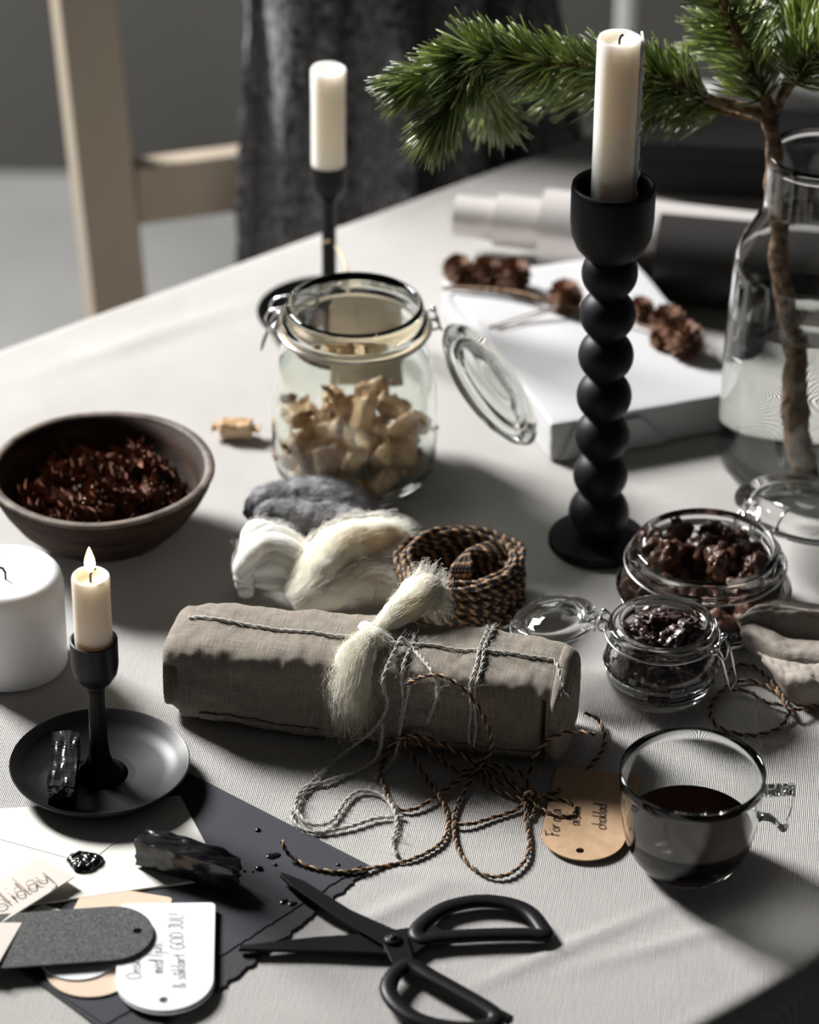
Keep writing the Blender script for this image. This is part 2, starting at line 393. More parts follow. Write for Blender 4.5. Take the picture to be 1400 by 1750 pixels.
obj('post', post(pp + cx_ * CW, 1.02, .046, .03, .03, .03), M['chair'], ch, bevel=.003, smooth=False)
rz = Y(300, 305, 2.51).z
obb('rail', pp + cx_ * CW / 2 + V((0, 0, rz)) + cyb * .008, cx_, (CW - .04, .022, .053), M['chair'], ch)
obb('top_rail', pp + cx_ * CW / 2 + V((0, 0, .985)) + cyb * .016, cx_, (CW - .04, .022, .06), M['chair'], ch)
obb('seat', pp + cx_ * CW / 2 - cyb * .2 + V((0, 0, .44)), cx_, (CW, .4, .03), M['chair'], ch)
for s in (0, CW): obb('leg', pp + cx_ * s - cyb * .37 + V((0, 0, .213)), cx_, (.035, .035, .425), M['chair'], ch)
# throw
def throw_fn(a, b):
    # a across, b down: starts behind the top rail, goes over and hangs in front
    x = .104 + (.22 + .10 * b) * a
    Ld = .95 * b; top = 1.03
    if Ld < .1: yy = .03; z = top - .1 + Ld
    elif Ld < .16: t = (Ld - .1) / .06; yy = .03 - .065 * t; z = top + .012 * math.sin(math.pi * t)
    else: yy = -.035; z = top - (Ld - .16)
    k = min(1, max(0, (Ld - .12) / .25))
    fold = .021 * math.sin(a * 27 + .9 * math.sin(b * 4) + 1.5) + .012 * math.sin(a * 61 + 2 * b) + .012 * nz((a * 3, b * 5, 2), 1)
    # gathered deep folds towards the left edge
    fold += .026 * math.sin(a * 40 + 3) * max(0, 1 - a * 2.2)
    fold += .040 * math.exp(-((a - .07 - .03 * math.sin(b * 9)) / .04) ** 2) + .045 * math.exp(-((a - .33 - .1 * b + .03 * math.sin(b * 11)) / .045) ** 2) + .03 * math.exp(-((a - .68 + .06 * b) / .05) ** 2)
    x += .012 * math.sin(b * 7 + a * 3) * k + .03 * a * b
    q = pp + cx_ * (x) + cyb * (yy - .012 - k * (fold + .02)) + V((0, 0, z - 0))
    if a < .15: q += cyb * ((.15 - a) ** 1.3 * .75)
    q += V((nz(q, 90), nz(q + V((5, 5, 5)), 90), 0)) * .0022
    return q
mb = MB().grid(throw_fn, 260, 200); th = obj('wool_throw', mb, M['throw'], origin=pp + cx_ * .3 + V((0, 0, 1.0)))
sl = th.modifiers.new('solid', 'SOLIDIFY'); sl.thickness = .006
tag(th, 'charcoal knitted wool throw hanging in folds over the wooden chair', 'throw')
# second chair, white, far right
q0 = Y(1068, 60, 3.15); q0.z = 0; q1 = Y(1330, 60, 3.1); q1.z = 0; ax = (q1 - q0).normalized(); wq = (q1 - q0).length
wc = thing('painted_chair', q0 + ax * wq / 2, 'white painted chair with a grey back panel beyond the pine branch', 'chair')
for q in (q0, q1): obb('post', q + V((0, 0, .5)), ax, (.014 if q is q0 else .03, .025, 1.0), M['whitepaint'], wc)
obb('back_panel', q0 + ax * wq / 2 + V((0, .015, .79)), ax, (wq - .02, .012, .34), M['whitepaint'], wc)
obb('seat', q0 + ax * wq / 2 + V((0, -.18, .45)), ax, (wq, .36, .04), M['whitepaint'], wc)
for q in (q0, q1): obb('leg', q + V((0, -.34, .215)), ax, (.03, .03, .43), M['whitepaint'], wc)

# black box far right on the table
b0 = U(1096, 332); bz = .046
bx = thing('storage_box', b0 + V((.15, .06, 0)), 'black leather-look box standing at the back right of the table', 'box')
a1 = R_(6); axb = V((math.cos(a1), -math.sin(a1), 0))
mb = MB().box(b0 + axb * .14 + V((0, .035, bz / 2 - .008 + .001)), (.28, .07, bz - .016), Matrix((axb, V((-axb.y, axb.x, 0)), V((0, 0, 1)))).transposed()); obj('body', mb, M['blackbox'], bx, bevel=.004, smooth=False)
mb = MB().box(b0 + axb * .14 + V((0, .035, bz - .008)), (.288, .078, .016), Matrix((axb, V((-axb.y, axb.x, 0)), V((0, 0, 1)))).transposed()); obj('lid', mb, M['blackbox'], bx, bevel=.004, smooth=False)

# ------------------------------------------------------------------ white flat parcel
gh = .028
A_ = U(943, 728, gh); B_ = U(1277, 670, gh); dirA = (B_ - A_).normalized(); dirB = V((-dirA.y, dirA.x, 0)); LA = (B_ - A_).length
bl = U(742, 484, gh); LB = (bl - A_).dot(dirB)
gc = A_ + dirA * LA / 2 + dirB * LB / 2
Mg = Matrix((dirA, dirB, V((0, 0, 1)))).transposed()
wp = thing('flat_parcel', V((gc.x, gc.y, T)), 'flat parcel in white wrapping paper with cone twig on top', 'parcel')
def gw(p):
    p = p.copy(); p.z += .0012 * nz((p.x * 22, p.y * 22, 1), 1) if p.z > 0 else 0; p.x += .001 * nz((p.y * 40, p.z * 90, 4), 1); p.y += .001 * nz((p.x * 40, p.z * 90, 8), 1); return p
obj('wrapping', MB().box(V((gc.x, gc.y, T + gh / 2 + .0008)), (LA, LB, gh), Mg, sub=24, warp=gw), M['giftpaper'], wp, bevel=.0025, fix=True)
mb = MB()
e0 = A_ + dirA * .006 - dirB * .0016
mb.prism([V((e0.x, e0.y, T + .001)), V((e0.x, e0.y, T + .001)) + dirA * (LA * .55), V((e0.x, e0.y, T + .024)) + dirA * (LA * .4), V((e0.x, e0.y, T + .024)) + dirA * .01], .0012, up=(-dirB).to_tuple())
obj('paper_flap', mb, M['giftpaper'], wp, smooth=False)

# ------------------------------------------------------------------ paper rolls
def roll(name, p0, p1, radii, label, m_, z, wall=.002):
    """nested tubes pulled a little out of each other: radii (r, start, end)"""
    a = U(*p0, z); b = U(*p1, z); d = (b - a).normalized(); Mx = d.to_track_quat('Z', 'Y').to_matrix()
    root = thing(name, V(((a.x + b.x) / 2, (a.y + b.y) / 2, T)), label, 'paper roll')
    for (r, s, e) in radii:
        L = (b - a).length
        obj('paper_layer', MB().lathe([(r - wall, s * L), (r, s * L), (r, e * L), (r - wall, e * L), (r - wall, s * L)], a, 48, Mx), m_, root, auto=40)
    return root
roll('wrapping_paper_roll', (780, 368), (1320, 430), [(.0155, 0, 1), (.0195, .13, 1), (.0275, .28, 1.0)], 'pearly white wrapping paper roll with stepped end behind the parcel', M['foil'], .0287)
roll('wrapping_paper_roll', (1124, 438), (1480, 470), [(.0315, 0, 1), (.012, -.005, 1)], 'black wrapping paper roll lying behind the glass carafe', M['blackroll'], .0325)

# ------------------------------------------------------------------ cone twig on the white parcel
def gq(px, py, h=0): return U(px, py, gh + h)
ct = thing('cone_twig', gq(960, 560), 'dry twig with small brown larch cones on white parcel', 'twig')
path = smooth([gq(757, 492, .004), gq(840, 495, .006), gq(900, 503, .008), gq(945, 517, .009), gq(1010, 530, .008), gq(1075, 548, .006), gq(1120, 568, .005), gq(1165, 590, .004)], 8)
mb = MB().tube(path, [.0016 - .0008 * i / len(path) for i in range(len(path))], 7)
mb.tube(smooth([gq(835, 560, .001), gq(880, 545, .003), gq(945, 525, .008)], 6), [.0007] * 13, 6)
mb.tube(smooth([gq(850, 563, .001), gq(900, 547, .003), gq(950, 527, .008)], 6), [.0006] * 13, 6)
obj('twig', mb, M['bark'], ct)
def cone_mb(c, r, ax, seed):
    rd = random.Random(seed); mb = MB(); c = V(c); q = V(ax).to_track_quat('Z', 'Y').to_matrix()
    mb.lathe([(0, -r * .9), (r * .55, -r * .6), (r * .7, 0), (r * .5, r * .6), (0, r * .9)], c, 12, q)
    n = 70
    for k in range(n):
        z = -1 + 2 * (k + .5) / n; ph = k * 2.39996; rr = math.sqrt(max(0, 1 - z * z)); d = V((rr * math.cos(ph), rr * math.sin(ph), z))
        o = q @ V((d.x * r * .72, d.y * r * .72, d.z * r * .85)) + c
        t = (q @ (V((d.x, d.y, d.z * .6 + .75)))).normalized(); s = t.cross(q @ d).normalized(); nn = q @ d
        L = r * (.42 + .12 * rd.random()); wd = r * .25
        p = [o - s * wd * .6, o + t * L * .6 - s * wd + nn * r * .08, o + t * L + nn * r * .2, o + t * L * .6 + s * wd + nn * r * .08, o + s * wd * .6]
        off = nn * r * -.07
        mb.add(p + [x + off for x in p], [(0, 4, 3, 2, 1), (5, 6, 7, 8, 9), (0, 1, 6, 5), (1, 2, 7, 6), (2, 3, 8, 7), (3, 4, 9, 8), (4, 0, 5, 9)])
    return mb
for i, (px, py, rr) in enumerate([(783, 462, 23), (829, 467, 24), (876, 474, 27), (968, 510, 26), (1098, 530, 19), (1143, 552, 26), (1170, 585, 28), (1128, 582, 15)]):
    r = rr * .00041; c = gq(px, py, r * .9)
    obj('cone', cone_mb(c, r, (random.uniform(-.5, .5), random.uniform(-.6, .2), 1), i), M['cone'], ct, smooth=False)

# ------------------------------------------------------------------ candles and holders
def candle(base, r, h, name, label, m_, top='dip', wick=.008, lit=False, drip=False, tilt=None, group=None):
    root = thing(name, base, label, 'candle', group)
    f = lambda a, z: 1 + (.012 * math.sin(6 * a + 1) + .02 * nz((math.cos(a) * 2, math.sin(a) * 2, z * 30), 1) if z > h * .8 else .008 * nz((math.cos(a) * 2, math.sin(a) * 2, z * 30), 1))
    prof = [(0, 0), (r * .96, 0), (r, .001)] + [(r, h * k / 14) for k in range(1, 14)] + [(r, h - .002), (r * .96, h - .0003), (r * .86, h - .0006), (r * .7, h - .0028), (r * .4, h - .0042), (0, h - .0045)]
    obj('wax_body', MB().lathe(prof, base, 48, wob=f), m_, root, auto=60)
    c = V(base) + V((0, 0, h - .0045))
    obj('wick', MB().tube([c, c + V((0, 0, wick * .5)), c + V((wick * .12, 0, wick * .85)), c + V((wick * .35, 0, wick))], .0007, 6), M['wick'], root)
    if lit:
        b = c + V((0, 0, wick * .75)); L = .0165
        obj('flame', MB().lathe([(0, 0), (.0016, .0008), (.0028, .0035), (.0031, .006), (.0026, .009), (.0015, .0125), (.0006, .0152), (0, L)], b, 20), M['flame'], root)
    if drip:
        mb = MB(); a0 = -.25; pts = []
        for k in range(40):
            z = h * (.02 + 1.02 * k / 39); q = V(base) + V((math.cos(a0) * (r + .0004), math.sin(a0) * (r + .0004), z)); q.x += .0006 * math.sin(k * 1.9); pts.append(q)
        mb.tube(pts, [.0016 + .0005 * math.sin(k * 1.3) + .0004 * math.sin(k * 2.9) if k < 38 else .0008 for k in range(40)], 8)
        obj('wax_drip', mb, m_, root)
    return root
# small holder with saucer, front left
def saucer_holder(c, name, label, H, rs, rcup, zc, m_=None):
    root = thing(name, c, label, 'candle holder'); m_ = m_ or M['blackmetal']
    obj('saucer', MB().lathe([(0, .0), (rs * .5, .0), (rs * .62, .0012), (rs * .9, .0055), (rs * .985, .0105), (rs, .0122), (rs * .99, .0132), (rs * .965, .0128), (rs * .88, .0088), (rs * .7, .0052), (rs * .4, .0038), (.02, .0036), (0, .0036)], c, 96), m_, root, auto=70)
    obj('stem', MB().lathe([(0, .0034), (.0165, .0034), (.0125, .0058), (.0085, .01), (.0062, .017), (.0052, .028), (.005, zc - .006), (.0058, zc - .001), (.0075, zc + .003), (0, zc + .003)], c, 40), m_, root)
    obj('cup', MB().lathe([(0, zc), (.0055, zc), (rcup * .7, zc + .0035), (rcup * .93, zc + .009), (rcup, zc + .015), (rcup, H), (rcup * .93, H + .0003), (rcup * .88, H - .0005), (rcup * .86, zc + .013), (0, zc + .0115)], c, 48), m_, root, auto=50)
    return root
hc = U(172, 1335) + V((0, 0, .002))
saucer_holder(hc, 'candle_holder', 'small matt black candle holder with wide saucer, lit candle', .097, .052, .0136, .066)
candle(hc + V((0, 0, .079)), .0107, .061, 'taper_candle', 'short lit cream candle burning in the front left holder', M['waxlit'], lit=True, wick=.009)
hb = U(563, 556)
saucer_holder(hb, 'candle_holder', 'slender black candle holder standing behind the large open jar', .128, .052, .0125, .1)
candle(hb + V((0, 0, .113)), .0119, .088, 'taper_candle', 'unlit white candle in holder before the charcoal throw', M['wax'], wick=.001)
# tall bobbin candlestick
tcb = U(1021, 929)
ts = thing('candlestick', tcb, 'tall black candlestick turned as a stack of round beads', 'candlestick')
obj('base', MB().lathe([(0, 0), (.0305, 0), (.0318, .0015), (.0318, .0045), (.0308, .0062), (.021, .0072), (.012, .0075), (0, .0075)], tcb, 80), M['blackwood'], ts, auto=50)
beads = [(.0195 if i == 0 else .0174, .0235 + i * .0289) for i in range(7)]
zs = [.0068 + (.2215 - .0068) * k / 260 for k in range(261)]
pr = [(0, .0065)] + [(max([.0078] + [math.sqrt(R * R - (z - zc) ** 2) for R, zc in beads if abs(z - zc) < R]), z) for z in zs if z < .2115] + [(0, .2115)]
obj('stem', MB().lathe(pr, tcb, 64), M['blackwood'], ts)
zc = .207
obj('cup', MB().lathe([(0, zc), (.012, zc), (.0165, zc + .003), (.0215, zc + .009), (.0246, zc + .017), (.0256, zc + .027), (.0257, zc + .047), (.0252, zc + .05), (.0235, zc + .0505), (.0222, zc + .048), (.0218, zc + .03), (.0195, zc + .021), (.013, zc + .0195), (0, zc + .0195)], tcb, 64), M['blackwood'], ts)
candle(tcb + V((-.0005, 0, zc + .0200)), .0132, .1265, 'taper_candle', 'tall white candle with wax drips in the beaded candlestick', M['wax'], wick=.006, drip=True)
# pillar candle at left edge
pc_ = U(19, 1130); ph = .0655
root = thing('pillar_candle', pc_, 'thick white pillar candle cut by the left picture edge', 'candle')
r = .0345
obj('wax_body', MB().lathe([(0, 0), (r - .0015, 0), (r, .0015), (r, ph - .009), (r - .001, ph - .004), (r - .0035, ph - .001), (r - .007, ph), (r - .012, ph - .0012), (r - .018, ph - .004), (r - .026, ph - .0055), (0, ph - .006)], pc_, 80), M['waxwhite'], root)
c = pc_ + V((0, 0, ph - .006)); obj('wick', MB().tube([c, c + V((0, 0, .005)), c + V((-.0015, 0, .008)), c + V((-.004, 0, .0085))], .0007, 6), M['wick'], root)

# ------------------------------------------------------------------ wooden bowl
bc = U(178, 915)
bowl = thing('wooden_bowl', bc, 'dark hand-carved wooden bowl filled with star anise', 'bowl')
Rb = .0722; hb_ = .0515
wb = lambda a, z: 1 + .012 * math.sin(a * 2 + .5) + .006 * math.sin(a * 5 + z * 60)
outp = [(0, 0), (.03, 0), (.036, .002), (.046, .009), (.056, .0195), (.064, .032), (.069, .0425), (Rb - .0008, hb_ - .002)]
inp = [(Rb - .0068, hb_ - .0012), (.0615, .039), (.0555, .027), (.046, .0165), (.034, .0105), (.018, .0078), (0, .007)]
obj('body', MB().lathe(outp + [(Rb - .001, hb_ - .0015), (Rb - .006, hb_ - .0015)] + inp, bc, 96, wob=wb), M['bowl'], bowl)
obj('rim', MB().lathe([(Rb - .001, hb_ - .0022), (Rb, hb_ - .001), (Rb - .0012, hb_ + .0002), (Rb - .0035, hb_ + .0006), (Rb - .006, hb_ - .0002), (Rb - .0068, hb_ - .0018), (Rb - .004, hb_ - .003)], bc, 96, wob=wb), M['bowlrim'], bowl)
def pile(n, r, c, z0, rad, seed, it=320, hfill=.06):
    rd = random.Random(seed); P = []
    for i in range(n):
        a = rd.random() * 6.283; q = rad(z0 + hfill) * .8 * math.sqrt(rd.random()); P.append([q * math.cos(a), q * math.sin(a), z0 + r + hfill * 1.6 * i / n])
    for k in range(it):
        for p in P: p[2] -= r * .10
        for _ in range(2):
            for i in range(n):
                a = P[i]
                for j in range(i + 1, n):
                    b = P[j]; dx = a[0] - b[0]
                    if abs(dx) > 2 * r: continue
                    dy = a[1] - b[1]; dz = a[2] - b[2]; d2 = dx * dx + dy * dy + dz * dz
                    if 1e-12 < d2 < 4 * r * r:
                        d = math.sqrt(d2); q = (2 * r - d) / d * .5
                        a[0] += dx * q; a[1] += dy * q; a[2] += dz * q; b[0] -= dx * q; b[1] -= dy * q; b[2] -= dz * q
            for p in P:
                if p[2] < z0 + r: p[2] = z0 + r
                R = max(.001, rad(p[2]) - r); q = math.hypot(p[0], p[1])
                if q > R: p[0] *= R / q; p[1] *= R / q
    return [V(c) + V(p) for p in P]
def inrad(z):
    pts = sorted([(q[1], q[0]) for q in inp])
    for (z0, r0), (z1, r1) in zip(pts, pts[1:]):
        if z0 <= z <= z1: return r0 + (r1 - r0) * (z - z0) / (z1 - z0)
    return pts[-1][1] if z > pts[-1][0] else .0
def anise_mb(seed, parts):
    rd = random.Random(seed); a_, b_ = parts
    for k in range(8):
        an = 2 * math.pi * k / 8 + rd.uniform(-.12, .12); d = V((math.cos(an), math.sin(an), 0)); s = V((-d.y, d.x, 0)); L = .0128 * rd.uniform(.8, 1.12); lift = rd.uniform(.1, .45)
        pr = [(0, .0009), (.25, .0026), (.5, .0033), (.75, .0024), (1, .0004)]
        def fn(u, v):
            i = min(3, int(u * 4)); t = u * 4 - i; w_ = pr[i][1] * (1 - t) + pr[i + 1][1] * t
            an2 = math.pi * (1.08 + v * 1.84) - math.pi / 2 * 0
            # open boat: section is a U with lips
            ang = math.pi + math.pi * v
            c = d * (.001 + L * u) + V((0, 0, lift * L * u * u + .0006))
            return c + s * w_ * .75 * math.cos(ang) + V((0, 0, w_ * 1.5 * math.sin(ang) + w_ * .9))
        a_.grid(fn, 11, 9)
        a_.grid(lambda u, v: fn(u, v) + V((0, 0, .0008)) * math.sin(math.pi * v), 11, 9)
        if rd.random() < .7: b_.lathe([(0, -.0011), (.0009, -.0006), (.0012, 0), (.0009, .0006), (0, .0011)], d * (.001 + L * .5) + V((0, 0, lift * L * .3 + .0018)), 8)
    a_.tube([V((0, 0, 0)), V((.0005, 0, -.004)), V((.002, 0, -.007))], .0006, 6)
protos = []
LBL = 'reddish brown star anise heaped in the dark wooden bowl'
for k in range(3):
    a_, b_ = MB(), MB(); anise_mb(k, (a_, b_)); rt_ = thing('star_anise', (0, 0, 0), LBL, 'star anise', 'star anise in the wooden bowl')
    obj('pods', a_, M['anise'], rt_); obj('seeds', b_, M['seed'], rt_); protos.append(rt_)
PS = pile(56, .0092, bc, .0065, lambda z: inrad(z) - .0005, 3, it=160, hfill=.05)
for i, p in enumerate(PS):
    rot = (random.uniform(-.7, .7), random.uniform(-.7, .7), random.uniform(0, 6.28))
    if i < 3: protos[i].location = p; protos[i].rotation_euler = rot; protos[i].scale = (1.05,) * 3
    else: dup(protos[i % 3], p, rot, random.uniform(.95, 1.2))

# ------------------------------------------------------------------ caramels
def caramel_mb(seed, fold=False):
    rd = random.Random(seed); mb = MB(); L, W_, H_ = .0215, .0125, .0105
    def fn(u, v):
        # u along the sweet (twist-end to twist-end), v around
        x = (u - .5) * 2; ax = abs(x); a = 2 * math.pi * v
        if ax < .62: k = 1
        elif ax < .72: k = 1 - (ax - .62) / .10 * .62
        else: k = .38 + (ax - .72) / .28 * .5
        n = 5 if ax < .6 else 2; q = 1 / (abs(math.cos(a)) ** n + abs(math.sin(a)) ** n) ** (1 / n)
        ruf = 1 + (.28 * math.sin(a * 5 + seed) if ax > .64 else .05 * math.sin(a * 3 + x * 7 + seed)) + .1 * nz((x * 4, math.cos(a) * 2 + seed, math.sin(a) * 2), 1)
        flat = .35 if ax > .7 else 1
        px = x * L * .72 * (1 if not fold else .8)
        y = math.cos(a) * q * W_ / 2 * k * ruf; z = math.sin(a) * q * H_ / 2 * k * flat * ruf
        if fold and ax > .64: z += (ax - .64) * .02
        return V((px, y, z))
    mb.grid(fn, 40, 28, closev=True); return mb
cj = U(606, 814)
def single(name, mb, m_, label, cat, group, loc, rot, scale=1):
    o = obj(name, mb, m_, origin=(0, 0, 0)); tag(o, label, cat, group); o.location = loc; o.rotation_euler = rot; o.scale = (scale,) * 3; return o
lc = U(404, 745, 0)
single('wrapped_caramel', caramel_mb(11), M['caramel'], 'single caramel in twisted paper lying between bowl and jar', 'sweet', None, lc + V((0, 0, .0062)), (0, 0, R_(-4)), 1.05)
pr0 = None; LBL = 'paper-wrapped caramel piled inside the large open jar'
PS = pile(40, .0108, cj, .0055, lambda z: .0495 if z > .012 else .045, 5, it=200, hfill=.05)
cps = []
for i, p in enumerate(PS):
    rot = (random.uniform(-1, 1), random.uniform(-1.1, 1.1), random.uniform(0, 6.28)); 
    if i < 4: cps.append(single('wrapped_caramel', caramel_mb(i, i % 2 == 0), M['caramel'], LBL, 'sweet', 'caramels in the large jar', p, rot, 1.12))
    else: dup(cps[i % 4], p, rot, random.uniform(1.0, 1.2))

# ------------------------------------------------------------------ clip-top jars
def jar(c, name, label, Rm, Rn, H, hn, base, hinge, clip, th=.0026, gasket=True, gm='glass'):
    """Rm belly radius, Rn neck radius, H height, hn height of the neck ring"""
    root = thing(name, c, label, 'jar'); 
    out = [(0, .0022), (base * .55, .0016), (base * .9, 0), (base + .001, .0006), (base + (Rm - base) * .45, .0045), (Rm - .0016, .0125), (Rm, .021), (Rm, hn * .5), (Rm - .0007, hn * .62), (Rm - (Rm - Rn) * .45, hn * .82), (Rn + .0006, hn * .93), (Rn - .0008, hn), (Rn - .0006, hn + .003), (Rn + .003, hn + .0042), (Rn + .0042, hn + .006), (Rn + .0034, hn + .0078), (Rn + .001, hn + .0088), (Rn + .0002, H - .003), (Rn - .0006, H - .0008), (Rn - .0022, H)]
    inn = [(Rn - .0038, H - .0012), (Rn - .0042, hn + .004), (Rn - .003, hn * .93), (Rm - (Rm - Rn) * .5 - th, hn * .82), (Rm - th - .0005, hn * .6), (Rm - th, hn * .45), (Rm - th, .021), (Rm - th - .002, .0135), (base + (Rm - base) * .3 - .001, .0075), (base * .8, .0052), (0, .0048)]
    obj('glass_body', MB().lathe(out + inn, c, 96), M[gm], root)
    def rad(a, r, z): return V(c) + V((math.cos(a) * r, math.sin(a) * r, z))
    if gasket: obj('rubber_gasket', MB().lathe([(Rn + .0008, hn - .0012), (Rn + .0045, hn - .0010), (Rn + .005, hn + .0004), (Rn + .004, hn + .0016), (Rn, hn + .001), (Rn + .0008, hn - .0012)], c, 80), M['rubber'], root)
    mb = MB(); mb.tube([rad(2 * math.pi * k / 72, Rn + .0055, hn + .0022) for k in range(72)], .0007, 6, closed=True)
    # hinge side: coil and two eyes
    for s in (-1, 1):
        a = hinge + s * .13
        mb.tube([rad(a, Rn + .004 + .0032 + .0032 * math.cos(t), hn + .0035 + .004 * math.sin(t)) for t in [k * .35 for k in range(18)]], .0009, 6, closed=True)
        mb.tube([rad(a, Rn + .0062, hn + .007), rad(a, Rn + .0095, hn + .005), rad(a, Rn + .012, hn - .001)], .0009, 6)
        mb.lathe([(0, -.0018), (.0014, -.001), (.0018, 0), (.0014, .001), (0, .0018)], rad(a, Rn + .0085, hn + .0078), 10)
    mb.tube([rad(hinge - .13 + .26 * k / 6, Rn + .009, hn + .006) for k in range(7)], .001, 6)
    obj('neck_wire', mb, M['steel'], root)
    mb = MB(); rd_, tg = V((math.cos(clip), math.sin(clip), 0)), V((-math.sin(clip), math.cos(clip), 0)); o0 = rad(clip, Rn + .0062, hn + .002)
    return root, o0, rd_, tg, rad, Rn, hn
def lid(root, hp, d, tq, Rl, gm='glass'):
    """glass lid hanging from hinge point hp, d points from the hinge to the lid's far edge, tq along the hinge"""
    nrm = d.cross(tq).normalized(); 
    if nrm.z < 0: nrm = -nrm
    Mx = Matrix((d, nrm.cross(d), nrm)).transposed(); c = hp + d * (Rl + .004)
    pr = [(0, .0105), (Rl * .3, .0108), (Rl * .55, .0095), (Rl * .68, .006), (Rl * .78, .0055), (Rl * .9, .0068), (Rl, .005), (Rl + .0006, .002), (Rl, -.0005), (Rl * .86, -.001), (Rl * .84, -.0045), (Rl * .78, -.005), (Rl * .76, -.0005), (Rl * .62, .0025), (Rl * .4, .007), (0, .0075)]
    obj('glass_lid', MB().lathe(pr, c, 80, Mx), M[gm], root, fix=True)
    mb = MB(); mb.tube([c + Mx @ V((math.cos(a) * (Rl + .0012), math.sin(a) * (Rl + .0012), .0022)) for a in [2 * math.pi * k / 60 for k in range(60)]], .0007, 6, closed=True)
    obj('lid_wire', mb, M['steel'], root)
def bail(root, o0, rd_, tg, w1, pts, w2, name='locking_clip'):
    """wire lever: pts are (outwards, up) pairs, half width goes from w1 to w2"""
    mb = MB(); n = len(pts)
    P = lambda s, k: o0 + rd_ * pts[k][0] + V((0, 0, pts[k][1])) + tg * s * (w1 + (w2 - w1) * k / (n - 1))
    a = [P(-1, k) for k in range(n)]; b = [P(1, k) for k in range(n)]
    mb.tube(smooth(a, 5) + smooth(list(reversed(b)), 5), .00085, 7)
    for q in (a[0], b[0]): mb.lathe([(0, -.0022), (.0017, -.0012), (.0022, 0), (.0017, .0012), (0, .0022)], q, 12)
    mb.tube([a[0], b[0]], .0009, 6)
    obj(name, mb, M['steel'], root)
# large jar
hA = R_(8); cA = R_(172)
J = jar(cj, 'clip_top_jar', 'large glass clip-top jar holding wrapped caramels, lid hanging open', .0545, .0445, .131, .112, .043, hA, cA, gm='glassgreen')
bail(J[0], J[1], J[2], J[3], .009, [(0, 0), (.006, .003), (.004, .010), (-.006, .014), (-.018, .016), (-.026, .015)], .0075)
bail(J[0], J[1], J[2], J[3], .012, [(0, 0), (.005, -.004), (.008, -.012), (.009, -.018)], .010, 'locking_clip')
dd = V((math.cos(R_(-2)) * math.cos(R_(49)), math.sin(R_(-2)) * math.cos(R_(49)), -math.sin(R_(49))))
lid(J[0], J[4](R_(0), .0445 + .010, .108), dd, V((math.sin(R_(2)), 1, 0)).normalized(), .0455, 'glassgreen')

# mid jar with milk chocolate clusters
def chunk_mb(seed, flat=1, rough=.35):
    rd = random.Random(seed); bm = bmesh.new(); bmesh.ops.create_icosphere(bm, subdivisions=4, radius=1); mb = MB(); vs = []
    for v in bm.verts:
        d = v.co.normalized(); k = .72 + rough * noise.noise(d * 1.7 + V((seed * 7, 0, 0))) * 1.5 + .28 * (1 - abs(noise.noise(d * 4.5 + V((0, seed * 5, 0)))) * 2.2) * .6 + .07 * noise.noise(d * 13 + V((seed, 3, 0)))
        vs.append(V((d.x * k, d.y * k * .85, d.z * k * flat)))
    fs = [tuple(v.index for v in f.verts) for f in bm.faces]; bm.free(); return mb.add([v * .0125 for v in vs], fs)
mj = U(1200, 1047)
J2 = jar(mj, 'clip_top_jar', 'squat wide glass jar filled with milk chocolate clusters', .0545, .0445, .0505, .036, .044, R_(55), R_(235), gasket=False)
dd = V((math.cos(R_(42)) * math.cos(R_(9)), math.sin(R_(42)) * math.cos(R_(9)), -math.sin(R_(9))))
lid(J2[0], J2[4](R_(52), .0445 + .012, .034), dd, V((-math.sin(R_(42)), math.cos(R_(42)), 0)), .046)
bail(J2[0], J2[4](R_(52), .062, .036), V((math.cos(R_(50)), math.sin(R_(50)), 0)), V((-math.sin(R_(50)), math.cos(R_(50)), 0)), .012, [(0, 0), (.004, .006), (.008, .009), (.014, .009)], .013, 'wire_bail')
PS = pile(24, .0105, mj, .0055, lambda z: .0505 if z > .014 else .045, 8, it=160, hfill=.03)
PS += [mj + V((.010, .002, .038)), mj + V((.026, .010, .038)), mj + V((.0, .018, .036)), mj + V((-.022, .012, .035)), mj + V((.018, .024, .037)), mj + V((.03, -.006, .034))]
cps = []
for i, p in enumerate(PS):
    rot = [random.uniform(0, 6.28) for _ in range(3)]
    if i < 4: cps.append(single('chocolate_cluster', chunk_mb(i, .8), M['choc'], 'knobbly milk chocolate cluster inside the squat wide jar', 'chocolate', 'milk chocolate clusters', p, rot, 1.0))
    else: dup(cps[i % 4], p, rot, random.uniform(.9, 1.1))
# small jar with dark chocolate
sj = U(1127, 1176)
J3 = jar(sj, 'clip_top_jar', 'smallest clip-top glass jar, heaped with dark chocolate pieces', .0347, .0288, .0475, .0385, .026, R_(165), R_(-22), th=.0022, gasket=False)
bail(J3[0], J3[1], J3[2], J3[3], .0085, [(0, 0), (.004, -.003), (.007, -.012), (.0105, -.026)], .0062)
bail(J3[0], J3[1] + J3[2] * .001 + V((0, 0, .003)), J3[2], J3[3], .0068, [(0, 0), (.003, -.006), (.003, -.013), (.0, -.017)], .003, 'locking_clip')
dd = V((-math.cos(R_(20)) * math.cos(R_(12)), math.sin(R_(20)) * math.cos(R_(12)), -math.sin(R_(12))))
lid(J3[0], J3[4](R_(165), .0288 + .009, .0385), dd, V((math.sin(R_(20)), math.cos(R_(20)), 0)), .0255)
PS = pile(24, .0083, sj, .006, lambda z: .0312 if z < .032 else .0245, 9, it=160, hfill=.04)
PS += [sj + V((-.006, .004, .0465)), sj + V((-.014, -.006, .044)), sj + V((.012, -.002, .045)), sj + V((.004, -.010, .044)), sj + V((.002, .014, .043))]
cps = []
